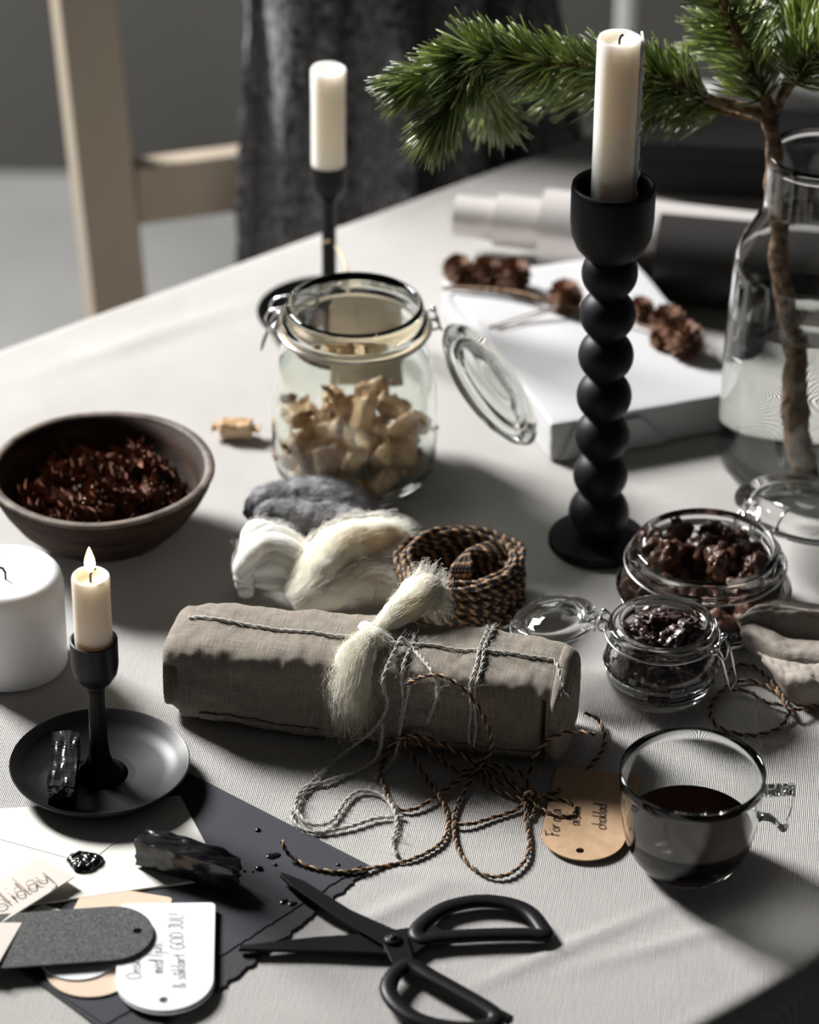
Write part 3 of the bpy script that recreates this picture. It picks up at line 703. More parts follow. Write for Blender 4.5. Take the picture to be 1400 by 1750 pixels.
for i, p in enumerate(PS):
    rot = [random.uniform(0, 6.28) for _ in range(3)] if i < 24 else [random.uniform(-.4, .4), random.uniform(-.4, .4), random.uniform(0, 6)]
    if i < 4: cps.append(single('chocolate_piece', chunk_mb(20 + i, .5, .5), M['darkchoc'], 'broken dark chocolate piece heaped in the smallest jar', 'chocolate', 'dark chocolate pieces', p, rot, .82))
    else: dup(cps[i % 4], p, rot, random.uniform(.75, .92))

# ------------------------------------------------------------------ glass carafe with water and pine branch
vc = U(1361, 795)
cf = thing('glass_carafe', vc, 'tall clear glass carafe half filled with water, holding the pine branch', 'carafe')
ro = [(0, .004), (.02, .003), (.04, 0), (.047, .0008), (.0515, .005), (.0535, .012), (.054, .03), (.0535, .08), (.0522, .12), (.0512, .145), (.0500, .157), (.0462, .168), (.0395, .180), (.0354, .189), (.0343, .198), (.0345, .225), (.0352, .231), (.0347, .2325)]
ri = [(.0335, .2315), (.0325, .222), (.0322, .198), (.0333, .188), (.0376, .179), (.0444, .1665), (.048, .156), (.0491, .144), (.0501, .12), (.0514, .08), (.0515, .03), (.0508, .016), (.047, .0105), (.036, .0085), (0, .010)]
obj('glass_body', MB().lathe(ro + ri, vc, 96), M['glass'], cf)
ws = [(0, .0101), (.036, .0086), (.0471, .0106), (.0509, .0161), (.0516, .03), (.0515, .08), (.0502, .118), (.0497, .1172), (0, .117)]
wa = obj('water', MB().lathe(ws, vc, 96), M['water'], origin=vc); tag(wa, 'clear water filling the lower half of the glass carafe', 'water')
pb = thing('pine_branch', vc + V((-.004, 0, .0)), 'green pine branch with long needles standing in the glass carafe', 'branch')
yc = vc.y
def B(px, py, dy=0): return Y(px, py, yc + dy)
sx = .028
stem = smooth([B(1374, 824, -.024), B(1366, 720, -.016), B(1352, 610, -.008), B(1338, 500, -.004), B(1330, 390, 0), B(1323, 290, 0), B(1318, 200, 0)], 10)
mb = MB(); n = len(stem)
for i in range(n): stem[i] = stem[i] + V((.0012 * math.sin(i * .5), 0, 0))
mb.tube(stem, [.0078 - .0028 * i / n + .0006 * math.sin(i * 1.1) for i in range(n)], 14); obj('stem', mb, M['bark'], pb)
TW = []      # (path, r0, r1, needle density, length, tuft)
def twig(pts, r0, r1, dens, nl, start=0.0, fwd=.9, tuft=0): TW.append((smooth([B(*p) for p in pts], 8), r0, r1, dens, nl, start, fwd, tuft))
twig([(1318, 203, 0), (1290, 190, 0), (1200, 165, -.01), (1110, 128, -.02), (1010, 118, -.02), (930, 108, -.03), (870, 103, -.03), (818, 95, -.035)], .0042, .0022, 1250, .026, .26)
twig([(818, 95, -.035), (790, 103, -.04), (750, 122, -.045), (715, 140, -.05)], .002, .001, 1500, .024, 0, 1.4, 40)
twig([(818, 95, -.035), (800, 130, -.045), (775, 165, -.055), (755, 205, -.06)], .002, .001, 1500, .024, 0, 1.3, 40)
twig([(818, 95, -.035), (820, 130, -.02), (835, 165, 0), (845, 190, .01)], .0018, .001, 1400, .024, 0, 1.2, 40)
twig([(1318, 205, 0), (1260, 196, .01), (1180, 180, .01), (1090, 160, .01), (1010, 150, .01), (950, 150, .01)], .0026, .0012, 800, .024, .25, 1.1, 20)
twig([(1180, 180, .01), (1150, 186, 0), (1120, 184, -.01)], .0012, .0008, 700, .024, .1, .9, 14)
twig([(1320, 200, 0), (1300, 150, 0), (1275, 95, 0), (1245, 25, -.01), (1215, -60, -.015)], .0046, .003, 900, .028, .12)
twig([(1320, 200, 0), (1300, 160, .02), (1282, 110, .03), (1240, 70, .04)], .0022, .001, 900, .026, .3, 1, 20)
twig([(1322, 198, 0), (1342, 150, .01), (1366, 80, .01), (1400, 10, .02), (1430, -50, .02)], .0036, .002, 950, .028, .3)
twig([(1322, 198, 0), (1352, 150, -.01), (1390, 100, -.02), (1440, 50, -.03)], .0022, .0012, 900, .028, .35)
twig([(1366, 60, .03), (1340, 20, .04), (1310, -40, .05)], .0016, .001, 900, .026, .1)
bm_, nm_ = MB(), MB(); rd = random.Random(4)
for (p, r0, r1, dens, nl, st, fwd, tuft) in TW:
    n = len(p); bm_.tube(p, [r0 + (r1 - r0) * i / n + .00025 * math.sin(i * 2.1) for i in range(n)], 8)
    L = sum((b - a).length for a, b in zip(p, p[1:])); cnt = int(dens * L / .13 * .27) + tuft
    for k in range(cnt):
        if k < tuft: u = 1 - rd.random() * .05; f = 1.8 + rd.random() * 2
        else: u = st + (1 - st) * rd.random(); f = fwd * rd.uniform(.6, 1.35)
        i = min(n - 2, int(u * (n - 1))); t = (p[i + 1] - p[i]).normalized(); base = p[i].lerp(p[i + 1], rd.random())
        s = t.orthogonal().normalized(); a = rd.random() * 6.283; side = Matrix.Rotation(a, 3, t) @ s
        for pair in range(2 if rd.random() < .7 else 1):
            d = (t * f + side * 1.0 + V((rd.gauss(0, .12), rd.gauss(0, .12), rd.gauss(0, .12)))).normalized(); ln = nl * rd.uniform(.8, 1.3); q = base + side * r0 * .4
            cv = (t * .35 + V((0, 0, -.12))) * ln * .3
            nm_.tube([q, q + d * ln * .4 + cv * .15, q + d * ln * .75 + cv * .5, q + d * ln + cv], [.0006, .00085, .00075, .0002], 4, mi=rd.choice([0, 0, 1, 1, 2]))
obj('twigs', bm_, M['bark'], pb); obj('needles', nm_, [M['needle'], M['needle2'], M['needle3']], pb)

# ------------------------------------------------------------------ linen parcel
gh2 = .056
G0, G1 = U(272, 1238), U(968, 1322); gx = (G1 - G0); GL = gx.length; gx.normalize(); gy = V((-gx.y, gx.x, 0)); GW = .062
go = (G0 + G1) / 2 + gy * GW / 2
def sgn(x): return -1 if x < 0 else 1
def S(u, phi, off=0.0, wr=True):
    """surface of the parcel: u along (0-1), phi round it (0 back, 90 top, 180 front)"""
    x = (u - .5) * 2; e = (1 - abs(x) ** 9) ** (1 / 9) if abs(x) < 1 else 0
    n = 4.6; c, s_ = math.cos(phi), math.sin(phi); q = 1 / (abs(c) ** n + abs(s_) ** n) ** (1 / n)
    hy = GW / 2; hz = gh2 / 2 * (1 + .03 * math.sin(x * 2.5 + 1))
    wr_ = 0
    if wr:
        wr_ = .0016 * nz((u * 9, c * q * 1.5, s_ * q * 1.5), 1) + .0007 * nz((u * 38, c * q * 3, s_ * q * 5), 1) + .0011 * (1 - abs(nz((u * 14 + c * 2, c * q * 2 + u * 5, s_ * q * 2 + 5), 1)) * 3) * .5
    k = 1 + (off + wr_) / hz
    y = c * q * hy * e * k; z = s_ * q * hz * e * k
    X = x * GL / 2 * (1 + .0)
    # pinched fold near both ends on the front
    if wr and c < 0 and e > 0:
        fr = max(0, -c * q) ** 3
        h = s_ * q
        for (u0, wd, dp, top) in ((.938, .0048, .011, .55), (.028, .016, .010, .35)):
            g = math.exp(-((u - u0) / wd) ** 4) * (1 if h < top else max(0, 1 - (h - top) / .18))
            y += g * dp * fr
        b = math.exp(-((u - .968) / .014) ** 2) * fr; y -= b * .003
    zz = z + hz * 1.0
    p = go + gx * X + gy * y; p.z = T + max(.0012, zz + .001); return p
us = [.5 - .5 * math.cos(math.pi * (i / 259)) for i in range(260)]; us = [.5 * a + .5 * (i / 259) for i, a in enumerate(us)]
pg = thing('linen_parcel', V((go.x, go.y, T)), 'long parcel wrapped in natural linen cloth and tied with grey yarn', 'parcel')
mb = MB().grid(lambda a, b: S(us[int(round(a * 259))], 2 * math.pi * b), 260, 150, closev=True)
obj('linen_wrap', mb, M['linen'], pg, fix=True)
# folded end pieces
def fold(u0, u1, phA, phB, off, name):
    mb = MB(); mb.grid(lambda a, b: S(u0 + (u1 - u0) * a, phA + (phB - phA) * b, off * math.sin(math.pi * min(1, max(0, a * 1.0))) ** .5 + .0002), 24, 60)
    o = obj(name, mb, M['linen'], pg); q = o.modifiers.new('solid', 'SOLIDIFY'); q.thickness = .0012; q.offset = 1
fold(.955, .992, R_(60), R_(222), .0022, 'end_fold')
mb = MB(); mb.grid(lambda a, b: S(.1 + .85 * a, R_(212) + R_(14) * b, .0012), 80, 6)
o = obj('hem', mb, M['linen'], pg); q = o.modifiers.new('solid', 'SOLIDIFY'); q.thickness = .0008; q.offset = 1
# yarn
def fibres(mb, path, r, cnt, ln=.006, thick=.00009, seed=1, lift=1.0):
    rd = random.Random(seed); n = len(path)
    for _ in range(cnt):
        i = rd.randrange(0, n - 1); t = (path[i + 1] - path[i]).normalized(); s = Matrix.Rotation(rd.random() * 6.28, 3, t) @ t.orthogonal().normalized()
        p = path[i].lerp(path[i + 1], rd.random()) + s * (r[i] if isinstance(r, list) else r) * .8; L = ln * rd.uniform(.4, 1.3); d = (t * rd.choice([-1, 1]) + s * rd.uniform(.05, .9) * lift + V((rd.gauss(0, .3), rd.gauss(0, .3), rd.gauss(0, .3)))).normalized()
        c = V((rd.gauss(0, 1), rd.gauss(0, 1), rd.gauss(0, 1))) * L * .3
        mb.tube([p, p + d * L * .35 + c * .3, p + d * L * .7 + c * .8, p + d * L + c * .7], thick, 3, caps=False)
def yarn(mb, path, r=.0009, fz=3.0, seed=1):
    path = resample(path, .0012); rope(mb, path, r, .011, mis=(0, 0), step=.0012, n=6); L = len(path); fibres(mb, path, r, int(L * fz * .5), seed=seed)
def front(px, py, d):          # spot standing in front of the linen parcel, d away from its face
    rr_ = ray(px, py); o_ = V((0, 0, CAMZ)); q = G0 - gy * d; t = (q - o_).dot(gy) / rr_.dot(gy); return o_ + rr_ * t
mb = MB()
yarn(mb, [S(.045 + .9 * i / 60, R_(84 + 10 * math.sin(i / 60 * 3.1) + 6 * i / 60), .0012) for i in range(61)] + [S(.955 + .028 * i / 6, R_(100 + 6 * i), .0015) for i in range(7)])
yarn(mb, [S(.60 + .004 * math.sin(i * .3), R_(80 + 130 * i / 40), .0012) for i in range(41)], seed=3)
yarn(mb, [S(.765 + .002 * math.sin(i * .4), R_(50 + 165 * i / 50), .0012) for i in range(51)], seed=4)
yarn(mb, [S(.777 + .003 * math.cos(i * .3), R_(50 + 165 * i / 50), .0013) for i in range(51)], seed=5)
obj('yarn_tie', mb, M['yarn'], pg)
def K(u, deg, off): return S(u, R_(deg), off, False)
mb = MB()
yarn(mb, smooth([K(.575, 98, .006), U(705, 1108, .060), front(738, 1148, .003), front(748, 1185, .003), front(730, 1235, .003)], 8), .001, 4, 6)
yarn(mb, smooth([K(.575, 98, .005), front(655, 1160, .004), front(662, 1205, .004), front(640, 1245, .005), U(590, 1285, .004), U(540, 1330, .0015), U(506, 1372, .001), U(500, 1400, .001), U(520, 1418, .001), U(548, 1422, .001), U(600, 1412, .001), U(645, 1398, .001), U(690, 1396, .001)], 8), .0011, 4, 7)
yarn(mb, smooth([front(655, 1235, .004), U(640, 1300, .0025), U(560, 1335, .0012), U(520, 1345, .0012), U(505, 1380, .003), U(530, 1408, .003), U(565, 1405, .001), U(590, 1370, .001), U(615, 1352, .001), U(650, 1358, .001), U(672, 1382, .002), U(678, 1412, .001), U(670, 1440, .001), U(678, 1462, .001)], 8), .0011, 4, 8)
yarn(mb, smooth([front(702, 1160, .003), front(688, 1230, .003), U(672, 1300, .003), U(640, 1330, .001)], 8), .0009, 4, 9)
o = obj('loose_yarn', mb, M['yarn'], pg); o['label'] = 'fuzzy grey yarn ends trailing onto the tablecloth'
# cream wool knotted on top
def tuft(mb, pts, rr, k=10, seed=0, amp=.2, nn=26, fz=300, fl=.012, flat=.75, fq=75, th=.00007):
    p = smooth(pts, k); n = len(p); R = []
    for i in range(n):
        u = i / (n - 1) * (len(rr) - 1); j = min(len(rr) - 2, int(u)); R.append(rr[j] + (rr[j + 1] - rr[j]) * (u - j))
    o0 = len(mb.v); mb.tube(p, R, nn, flat=flat)
    for i in range(o0, len(mb.v)):
        v = mb.v[i]; j = min(n - 1, (i - o0) // nn); d = (v - p[j]); mb.v[i] = v + d * (amp * nz(v + V((seed, 0, 0)), fq) + amp * (.12 if fq < 100 else .5) * nz(v, fq * 3))
    rd = random.Random(seed)
    for _ in range(int(fz * 1.7)):
        i = rd.randrange(0, n - 2); t = (p[i + 1] - p[i]).normalized(); s = Matrix.Rotation(rd.random() * 6.28, 3, t) @ t.orthogonal().normalized(); q = p[i] + s * R[i] * .93; L = fl * rd.uniform(.4, 1.1)
        d = (t + s * rd.uniform(-.12, .16)).normalized(); c = V((rd.gauss(0, 1), rd.gauss(0, 1), rd.gauss(0, 1))) * L * .16
        mb.tube([q, q + d * L * .3 + c * .5, q + d * L * .65 + c, q + d * L + c * .2], th, 3, caps=False)
mb = MB(); kz = gh2
kn = [U(640, 1082, kz + .003)]
tuft(mb, [U(628, 1092, kz + .002), U(655, 1068, kz + .007), U(690, 1040, kz + .011), U(722, 1010, kz + .015), U(735, 990, kz + .018)], [.004, .0062, .0105, .0125, .007], seed=1, fz=700, amp=.3)
tuft(mb, [U(725, 1000, kz + .017), U(742, 1018, kz + .012), U(752, 1040, kz + .005)], [.006, .0085, .004], seed=2, fz=260, amp=.3)
tuft(mb, [U(640, 1082, kz + .004), U(618, 1108, kz + .003), U(605, 1145, kz - .006), U(600, 1185, kz - .018), U(603, 1225, .024)], [.0055, .0095, .0142, .0135, .006], seed=3, fz=1500, fl=.016, amp=.18)
tuft(mb, [U(622, 1070, kz + .003), U(642, 1088, kz + .008), U(655, 1100, kz + .003)], [.004, .0058, .004], seed=4, fz=200, amp=.3)
rd = random.Random(5)
for k in range(800):       # ragged lower end
    a = U(603 + rd.gauss(0, 22), 1200 + rd.uniform(-30, 25), .026 + rd.gauss(0, .003)); c = V((rd.gauss(0, .003), rd.gauss(0, .002), 0)); L = rd.uniform(.006, .017)
    mb.tube([a, a + V((0, -.002, -L * .4)) + c * .5, a + V((0, -.003, -L * .8)) + c * 1.1, a + V((0, -.004, -L)) + c * 2], .00006, 3, caps=False)
o = obj('wool_tuft', mb, M['creamwool'], pg); o['label'] = 'cream raw wool knotted over the yarn'

# ------------------------------------------------------------------ loose wool behind the parcel
mb = MB()
tuft(mb, [U(432, 885, .014), U(450, 862, .018), U(500, 852, .020), U(550, 850, .022), U(600, 862, .02), U(640, 890, .014)], [.006, .0125, .0145, .0155, .014, .007], seed=11, fz=900, amp=.3, fl=.006, fq=110, th=.00012)
tuft(mb, [U(440, 890, .02), U(470, 880, .022), U(520, 880, .022), U(575, 885, .022), U(630, 900, .014), U(690, 935, .007)], [.008, .011, .012, .012, .009, .005], seed=12, fz=600, amp=.3, fl=.006, fq=110, th=.00012)
o = obj('wool_bundle', mb, M['greywool'], origin=U(540, 890)); tag(o, 'dark grey wool bundle behind the cream wool', 'wool')
cw = thing('wool_bundle', U(560, 1000), 'cream and white wool rovings between the linen parcel and grey wool', 'wool')
mb = MB()
tuft(mb, [U(500, 1030, .012), U(530, 1005, .02), U(545, 965, .028), U(590, 930, .032), U(650, 915, .03), U(690, 912, .027)], [.012, .015, .0175, .0185, .015, .005], seed=21, fz=1200, amp=.16, fl=.012)
tuft(mb, [U(500, 1035, .012), U(550, 1010, .018), U(600, 990, .018), U(650, 990, .016), U(690, 1015, .012)], [.012, .016, .017, .016, .01], seed=22, fz=900, amp=.16)
obj('cream_roving', mb, M['creamwool'], cw)
mb = MB()
for k, (oy, oz, r) in enumerate([(0, .034, .0085), (14, .029, .009), (30, .024, .0085), (44, .017, .008), (58, .012, .007), (-16, .03, .0075)]):
    tuft(mb, [U(408 + k * 3, 975 + oy * .7, oz * .7), U(425, 950 + oy * .6, oz), U(455, 930 + oy, oz + .004), U(490, 935 + oy, oz + .002), U(515, 962 + oy * .8, oz * .8), U(505, 1000 + oy * .4, oz * .5)], [r * .7, r, r * 1.1, r * 1.05, r, r * .6], seed=30 + k, fz=260, amp=.1, fl=.011)
tuft(mb, [U(420, 945, .03), U(432, 915, .034), U(450, 905, .036), U(470, 915, .034)], [.005, .0075, .007, .004], seed=41, fz=150, amp=.3)
obj('white_roving', mb, M['whitewool'], cw)

# ------------------------------------------------------------------ hank of dark twine
tc_ = U(785, 1030)
hk = MB(); rd = random.Random(9)
for lay in range(9):
    for ring in range(3):
        z = .003 + lay * .0038; r0 = .0305 + ring * .0032 + rd.uniform(-.0008, .0008); ph = rd.random() * 6.28; pts = []
        tilt = .004 * math.sin(ph)
        for k in range(44):
            a = 2 * math.pi * k / 44; rr = r0 * (1 + .03 * math.sin(3 * a + ph) + .02 * nz((math.cos(a), math.sin(a), lay * .7 + ring), 1.5))
            pts.append(tc_ + V((rr * math.cos(a) * 1.06, rr * math.sin(a), z + tilt * math.cos(a + ph) + .001 * math.sin(5 * a + ph) + (.001 if ring == 1 else 0))))
        rope(hk, smooth(pts, 4, True), .0019, .0078, closed=True, step=.0016, n=5, strands=3, mis=(0, 1, 0))
for k in range(6):
    q = .002 * k
    rope(hk, smooth([tc_ + V((-.008 + q, -.024, .02)), tc_ + V((-.004 + q, -.012, .034)), tc_ + V((.006, .004, .034 + .002 * (k % 2))), tc_ + V((.018, .014 - q, .035)), tc_ + V((.029, .02 - q, .028))], 8), .0018, .0078, step=.0016, n=5, strands=3, mis=(0, 1, 0))
o = obj('twine_hank', hk, [M['twined'], M['twinet']], origin=tc_); tag(o, 'thick coiled hank of black and tan twine behind the linen parcel', 'twine')

# ------------------------------------------------------------------ twine bow
tw = MB(); RR = .00115
def W3(px, py, z): return U(px, py, z) if z >= 0 else front(px, py, -z)
def TT(pts, **k): rope(tw, smooth([W3(*p) for p in pts], 10), RR, .0082, step=.0009, n=6, **k)
TT([(693, 1170, -.004), (720, 1157, -.006), (752, 1154, -.010), (790, 1175, -.014), (820, 1212, -.014), (838, 1255, -.012), (838, 1285, -.009), (820, 1308, .006)])
TT([(820, 1308, .006), (790, 1290, -.006), (740, 1265, -.007), (700, 1257, -.007), (672, 1268, -.006), (655, 1300, -.009), (652, 1330, .0015), (665, 1365, .0013), (685, 1383, .0013), (715, 1380, .0015), (760, 1350, .003), (800, 1322, .004), (820, 1308, .005)])
TT([(818, 1312, .004), (785, 1318, .003), (750, 1295, -.004), (715, 1268, -.004), (690, 1258, -.005), (700, 1285, -.006), (730, 1330, .0015), (750, 1360, .0035), (765, 1395, .0013), (763, 1425, .0013), (745, 1448, .0013), (700, 1470, .0013), (640, 1483, .002), (580, 1490, .0025), (530, 1482, .0025), (500, 1465, .004), (488, 1452, .007), (482, 1437, .010)])
TT([(820, 1308, .006), (795, 1350, .0015), (778, 1385, .0013), (776, 1420, .0013), (785, 1455, .0013), (805, 1480, .0013), (835, 1497, .0013), (870, 1494, .0013), (898, 1470, .0013), (905, 1440, .0013), (900, 1405, .002), (898, 1370, .003), (903, 1355, .004)])
TT([(822, 1308, .005), (860, 1310, .006), (890, 1322, .006), (905, 1345, .004), (915, 1365, .003), (914, 1385, .0013), (908, 1400, .0013)])
TT([(822, 1312, .004), (850, 1335, .004), (880, 1345, .004), (905, 1362, .004), (940, 1365, .0028), (965, 1368, .0028), (982, 1378, .0028), (980, 1392, .0028), (960, 1395, .0028), (935, 1388, .0028), (905, 1368, .004)])
TT([(815, 1315, .003), (840, 1345, .0015), (875, 1360, .002), (905, 1368, .003), (940, 1358, .003), (958, 1350, .0026)])
TT([(824, 1310, .003), (855, 1322, .0045), (880, 1342, .002), (905, 1360, .003)])
TT([(905, 1362, .004), (905, 1330, -.006), (915, 1290, -.006), (940, 1262, -.006), (975, 1250, -.007), (1005, 1252, -.012), (1018, 1256, -.012)])
TT([(905, 1366, .003), (880, 1385, .0013), (840, 1398, .0013), (805, 1408, .0018), (778, 1408, .0025)])
TT([(1000, 1218, .008), (1025, 1232, .003), (1034, 1260, .002), (1028, 1285, .0015), (1010, 1308, .0015), (1000, 1320, .0015)])
for (cx, cy_, a) in ((821, 1308, 0), (905, 1362, 1)):
    kc = U(cx, cy_, .005)
    rope(tw, smooth([kc + V((.0032 * math.cos(t), .0012 * math.sin(2 * t), .0034 * math.sin(t))) for t in [k * .628 for k in range(10)]], 6, True), RR, .0082, closed=True, step=.0009)
    rope(tw, smooth([kc + V((.0026 * math.cos(t), .0026 * math.sin(t), .0008 * math.sin(2 * t))) for t in [k * .628 for k in range(10)]], 6, True), RR, .0082, closed=True, step=.0009)
o = obj('twine_bow', tw, [M['twined'], M['twinet']], origin=U(820, 1310)); tag(o, 'black and tan twine tied in a looping bow before the parcel', 'twine')
tw2 = tw; tw = MB()
TT([(1240, 1155, .002), (1262, 1137, .002), (1290, 1140, .002), (1315, 1162, .003), (1338, 1190, .004), (1350, 1212, .005)])
TT([(1350, 1212, .004), (1330, 1185, .003), (1295, 1165, .0015), (1260, 1165, .0015), (1235, 1180, .0013), (1216, 1205, .0013), (1218, 1232, .0013), (1245, 1250, .0013), (1290, 1256, .0013), (1330, 1245, .0013), (1348, 1222, .003), (1350, 1212, .004)])
TT([(1245, 1178, .003), (1280, 1182, .003), (1310, 1200, .002), (1340, 1205, .004), (1352, 1213, .006), (1380, 1210, .004), (1410, 1202, .002), (1450, 1200, .002)])
o = obj('twine_loops', tw, [M['twined'], M['twinet']], origin=U(1290, 1200)); tag(o, 'small loops of black and tan twine beside the smallest jar', 'twine')

# ------------------------------------------------------------------ glass cup of coffee
mc = U(1174, 1470)
mug = thing('glass_cup', mc, 'clear glass cup with square glass handle, partly filled with coffee', 'cup')
ro = [(0, .0012), (.018, .001), (.0235, 0), (.0262, .0006), (.0285, .003), (.0325, .009), (.0358, .018), (.0378, .028), (.0392, .04), (.0402, .055), (.0406, .0618), (.0402, .0628)]
ri = [(.0392, .0624), (.0386, .055), (.0376, .04), (.0362, .028), (.034, .0185), (.0305, .0115), (.026, .0085), (.018, .0075), (0, .0072)]
obj('glass_body', MB().lathe(ro + ri, mc, 128), M['glass'], mug)
ha = R_(-6); hr = V((math.cos(ha), math.sin(ha), 0)); ht = V((-hr.y, hr.x, 0))
prof = [(.0385, .0535), (.0415, .0525), (.0475, .0535), (.0555, .0548), (.0572, .0535), (.0565, .046), (.0552, .038), (.0542, .0305), (.0525, .0285), (.0500, .0295), (.0475, .033), (.044, .0355), (.0405, .036), (.038, .034)]
mb = MB(); mb.prism([mc + hr * r + V((0, 0, z)) - ht * .0065 for r, z in prof], .013, up=tuple(ht)); obj('handle', mb, M['glass'], mug, bevel=.0012, smooth=False)
cz = .0255
cs = [(0, .0073), (.018, .0076), (.0265, .0083), (.0309, .0115), (.0344, .0185), (.0361, cz), (.035, cz - .0006), (0, cz - .0006)]
o = obj('coffee', MB().lathe(cs, mc, 96), M['coffee'], origin=mc); tag(o, 'black coffee filling the bottom of the glass cup', 'coffee')

# ------------------------------------------------------------------ handwriting strokes
GL_ = {
 'F': ([[(.1, 0), (.22, 1)], [(.0, .95), (.62, 1.05)], [(.1, .55), (.45, .58)]], .55), 'ö': ([[(.3, .5), (.1, .4), (.05, .15), (.2, 0), (.4, .1), (.42, .35), (.3, .5)], [(.12, .7), (.14, .74)], [(.34, .72), (.36, .76)]], .5),
 'o': ([[(.3, .5), (.1, .4), (.05, .15), (.2, 0), (.4, .1), (.42, .35), (.3, .5)]], .48), 'r': ([[(.05, 0), (.12, .5), (.1, .3), (.3, .5), (.42, .44)]], .42),
 'a': ([[(.4, .42), (.2, .5), (.04, .25), (.12, 0), (.32, .15), (.42, .5), (.4, .1), (.5, 0)]], .52), 'ä': ([[(.4, .42), (.2, .5), (.04, .25), (.12, 0), (.32, .15), (.42, .5), (.4, .1), (.5, 0)], [(.16, .7), (.18, .74)], [(.36, .72), (.38, .76)]], .52),
 'å': ([[(.4, .42), (.2, .5), (.04, .25), (.12, 0), (.32, .15), (.42, .5), (.4, .1), (.5, 0)], [(.28, .66), (.2, .76), (.3, .86), (.38, .76), (.28, .66)]], .52),
 'l': ([[(.05, 0), (.12, .5), (.24, 1.05)]], .24), 's': ([[(.38, .48), (.16, .46), (.14, .3), (.34, .2), (.28, .02), (.04, .04)]], .42), 'k': ([[(.05, 0), (.22, 1.05)], [(.45, .52), (.14, .26), (.42, 0)]], .46),
 'c': ([[(.42, .42), (.25, .5), (.06, .3), (.1, .05), (.28, 0), (.42, .1)]], .45), 'h': ([[(.05, 0), (.22, 1.05)], [(.1, .3), (.3, .5), (.4, .35), (.38, 0)]], .5), 'd': ([[(.4, .42), (.2, .5), (.04, .25), (.12, 0), (.32, .15), (.52, 1.05), (.42, .1), (.5, 0)]], .54),
 'H': ([[(.05, 0), (.2, 1)], [(.5, 0), (.66, 1)], [(.12, .5), (.6, .52)]], .68), 'i': ([[(.08, 0), (.16, .5)], [(.2, .7), (.22, .74)]], .24), 'y': ([[(.06, .5), (.1, .12), (.26, .1), (.42, .5), (.4, .1), (.3, -.4), (.0, -.5)]], .46),
 't': ([[(.1, 0), (.22, .85)], [(.0, .52), (.36, .55)]], .34), 'n': ([[(.05, 0), (.14, .5), (.1, .3), (.32, .5), (.4, .35), (.38, 0)]], .48), 'm': ([[(.04, 0), (.12, .5), (.24, .48), (.24, 0), (.3, .42), (.44, .46), (.46, 0)]], .54), 'j': ([[(.16, .5), (.1, -.3), (-.05, -.38)], [(.2, .7), (.22, .74)]], .24),
 'e': ([[(.06, .25), (.4, .3), (.28, .5), (.08, .35), (.1, .05), (.3, 0), (.42, .08)]], .45), 'u': ([[(.08, .5), (.08, .1), (.22, 0), (.38, .2), (.42, .5), (.4, 0)]], .5), 'g': ([[(.4, .42), (.2, .5), (.04, .25), (.14, .02), (.34, .15), (.42, .5), (.34, -.35), (.05, -.4)]], .5),
 'Ö': ([[(.4, 1), (.1, .8), (.04, .3), (.25, 0), (.55, .15), (.62, .7), (.4, 1)], [(.25, 1.15), (.27, 1.2)], [(.5, 1.15), (.52, 1.2)]], .7),
 'G': ([[(.55, .9), (.3, 1), (.06, .6), (.1, .1), (.4, 0), (.56, .3), (.58, .5), (.35, .48)]], .64), 'O': ([[(.4, 1), (.1, .8), (.04, .3), (.25, 0), (.55, .15), (.62, .7), (.4, 1)]], .68), 'D': ([[(.08, 0), (.2, 1), (.55, .75), (.5, .2), (.08, 0)]], .62), 'J': ([[(.45, 1), (.36, .1), (.2, 0), (.04, .15)], [(.25, 1), (.6, 1)]], .55),
 'U': ([[(.1, 1), (.08, .2), (.25, 0), (.45, .15), (.55, 1)]], .62), 'L': ([[(.2, 1), (.08, 0), (.45, .02)]], .5), '!': ([[(.16, 1), (.1, .3)], [(.08, .04), (.09, .0)]], .25), '.': ([[(.05, 0), (.07, .03)]], .2), ',': ([[(.05, .02), (.0, -.15)]], .2), '&': ([[(.5, .05), (.14, .7), (.25, .95), (.36, .75), (.06, .3), (.2, 0), (.5, .35)]], .58), ' ': ([], .32)}
def write(mb, text, org, u, v, size, thick, zup=V((0, 0, .0002)), sp=1.0):
    x = 0; rd = random.Random(len(text))
    for chh in text:
        st, w_ = GL_[chh]
        for s in st:
            jit = rd.uniform(-.02, .02); pts = [org + u * ((x + a) * size) + v * ((b + jit) * size) + zup for a, b in s]
            if len(pts) > 2: pts = smooth(pts, 4)
            mb.tube(pts, thick, 5, flat=.35, upv=(0, 0, 1))
        x += w_ * sp
    return x * size

# ------------------------------------------------------------------ gift tags
def tag_card(name, tip, sq, width, z, m_, label, cat, th=.0008, hole=True, tilt=None, corner=.003, lift=None, group=None):
    """tip: pixel of the round end, sq: pixel of the middle of the square end"""
    a, b = U(*tip, z), U(*sq, z); d = (b - a).normalized(); L = (b - a).length; s = V((-d.y, d.x, 0)); w2 = width / 2
    pts = []
    for k in range(33): an = math.pi * k / 32; pts.append(a + d * (w2 - w2 * math.sin(an)) + s * w2 * math.cos(an))
    for (cs_, sg) in ((-1, 1), (1, -1)):
        cc = a + d * (L - corner) + s * cs_ * (w2 - corner)
        for k in range(7):
            an = math.pi / 2 * k / 6 if cs_ < 0 else math.pi / 2 * (1 - k / 6); pts.append(cc + s * cs_ * corner * math.cos(an) + d * corner * math.sin(an))
    hl = [circle(a + d * .0085, .0024, 20)] if hole else []
    root = thing(name, a + d * L / 2, label, cat, group)
    if lift:
        f = lambda p: p + V((0, 0, lift * ((p - a).dot(d) / L)))
        pts = [f(p) for p in pts]; hl = [[f(p) for p in h] for h in hl]
    obj('card', MB().prism(pts, th, hl), m_, root, smooth=False); return root, a, d, s, L
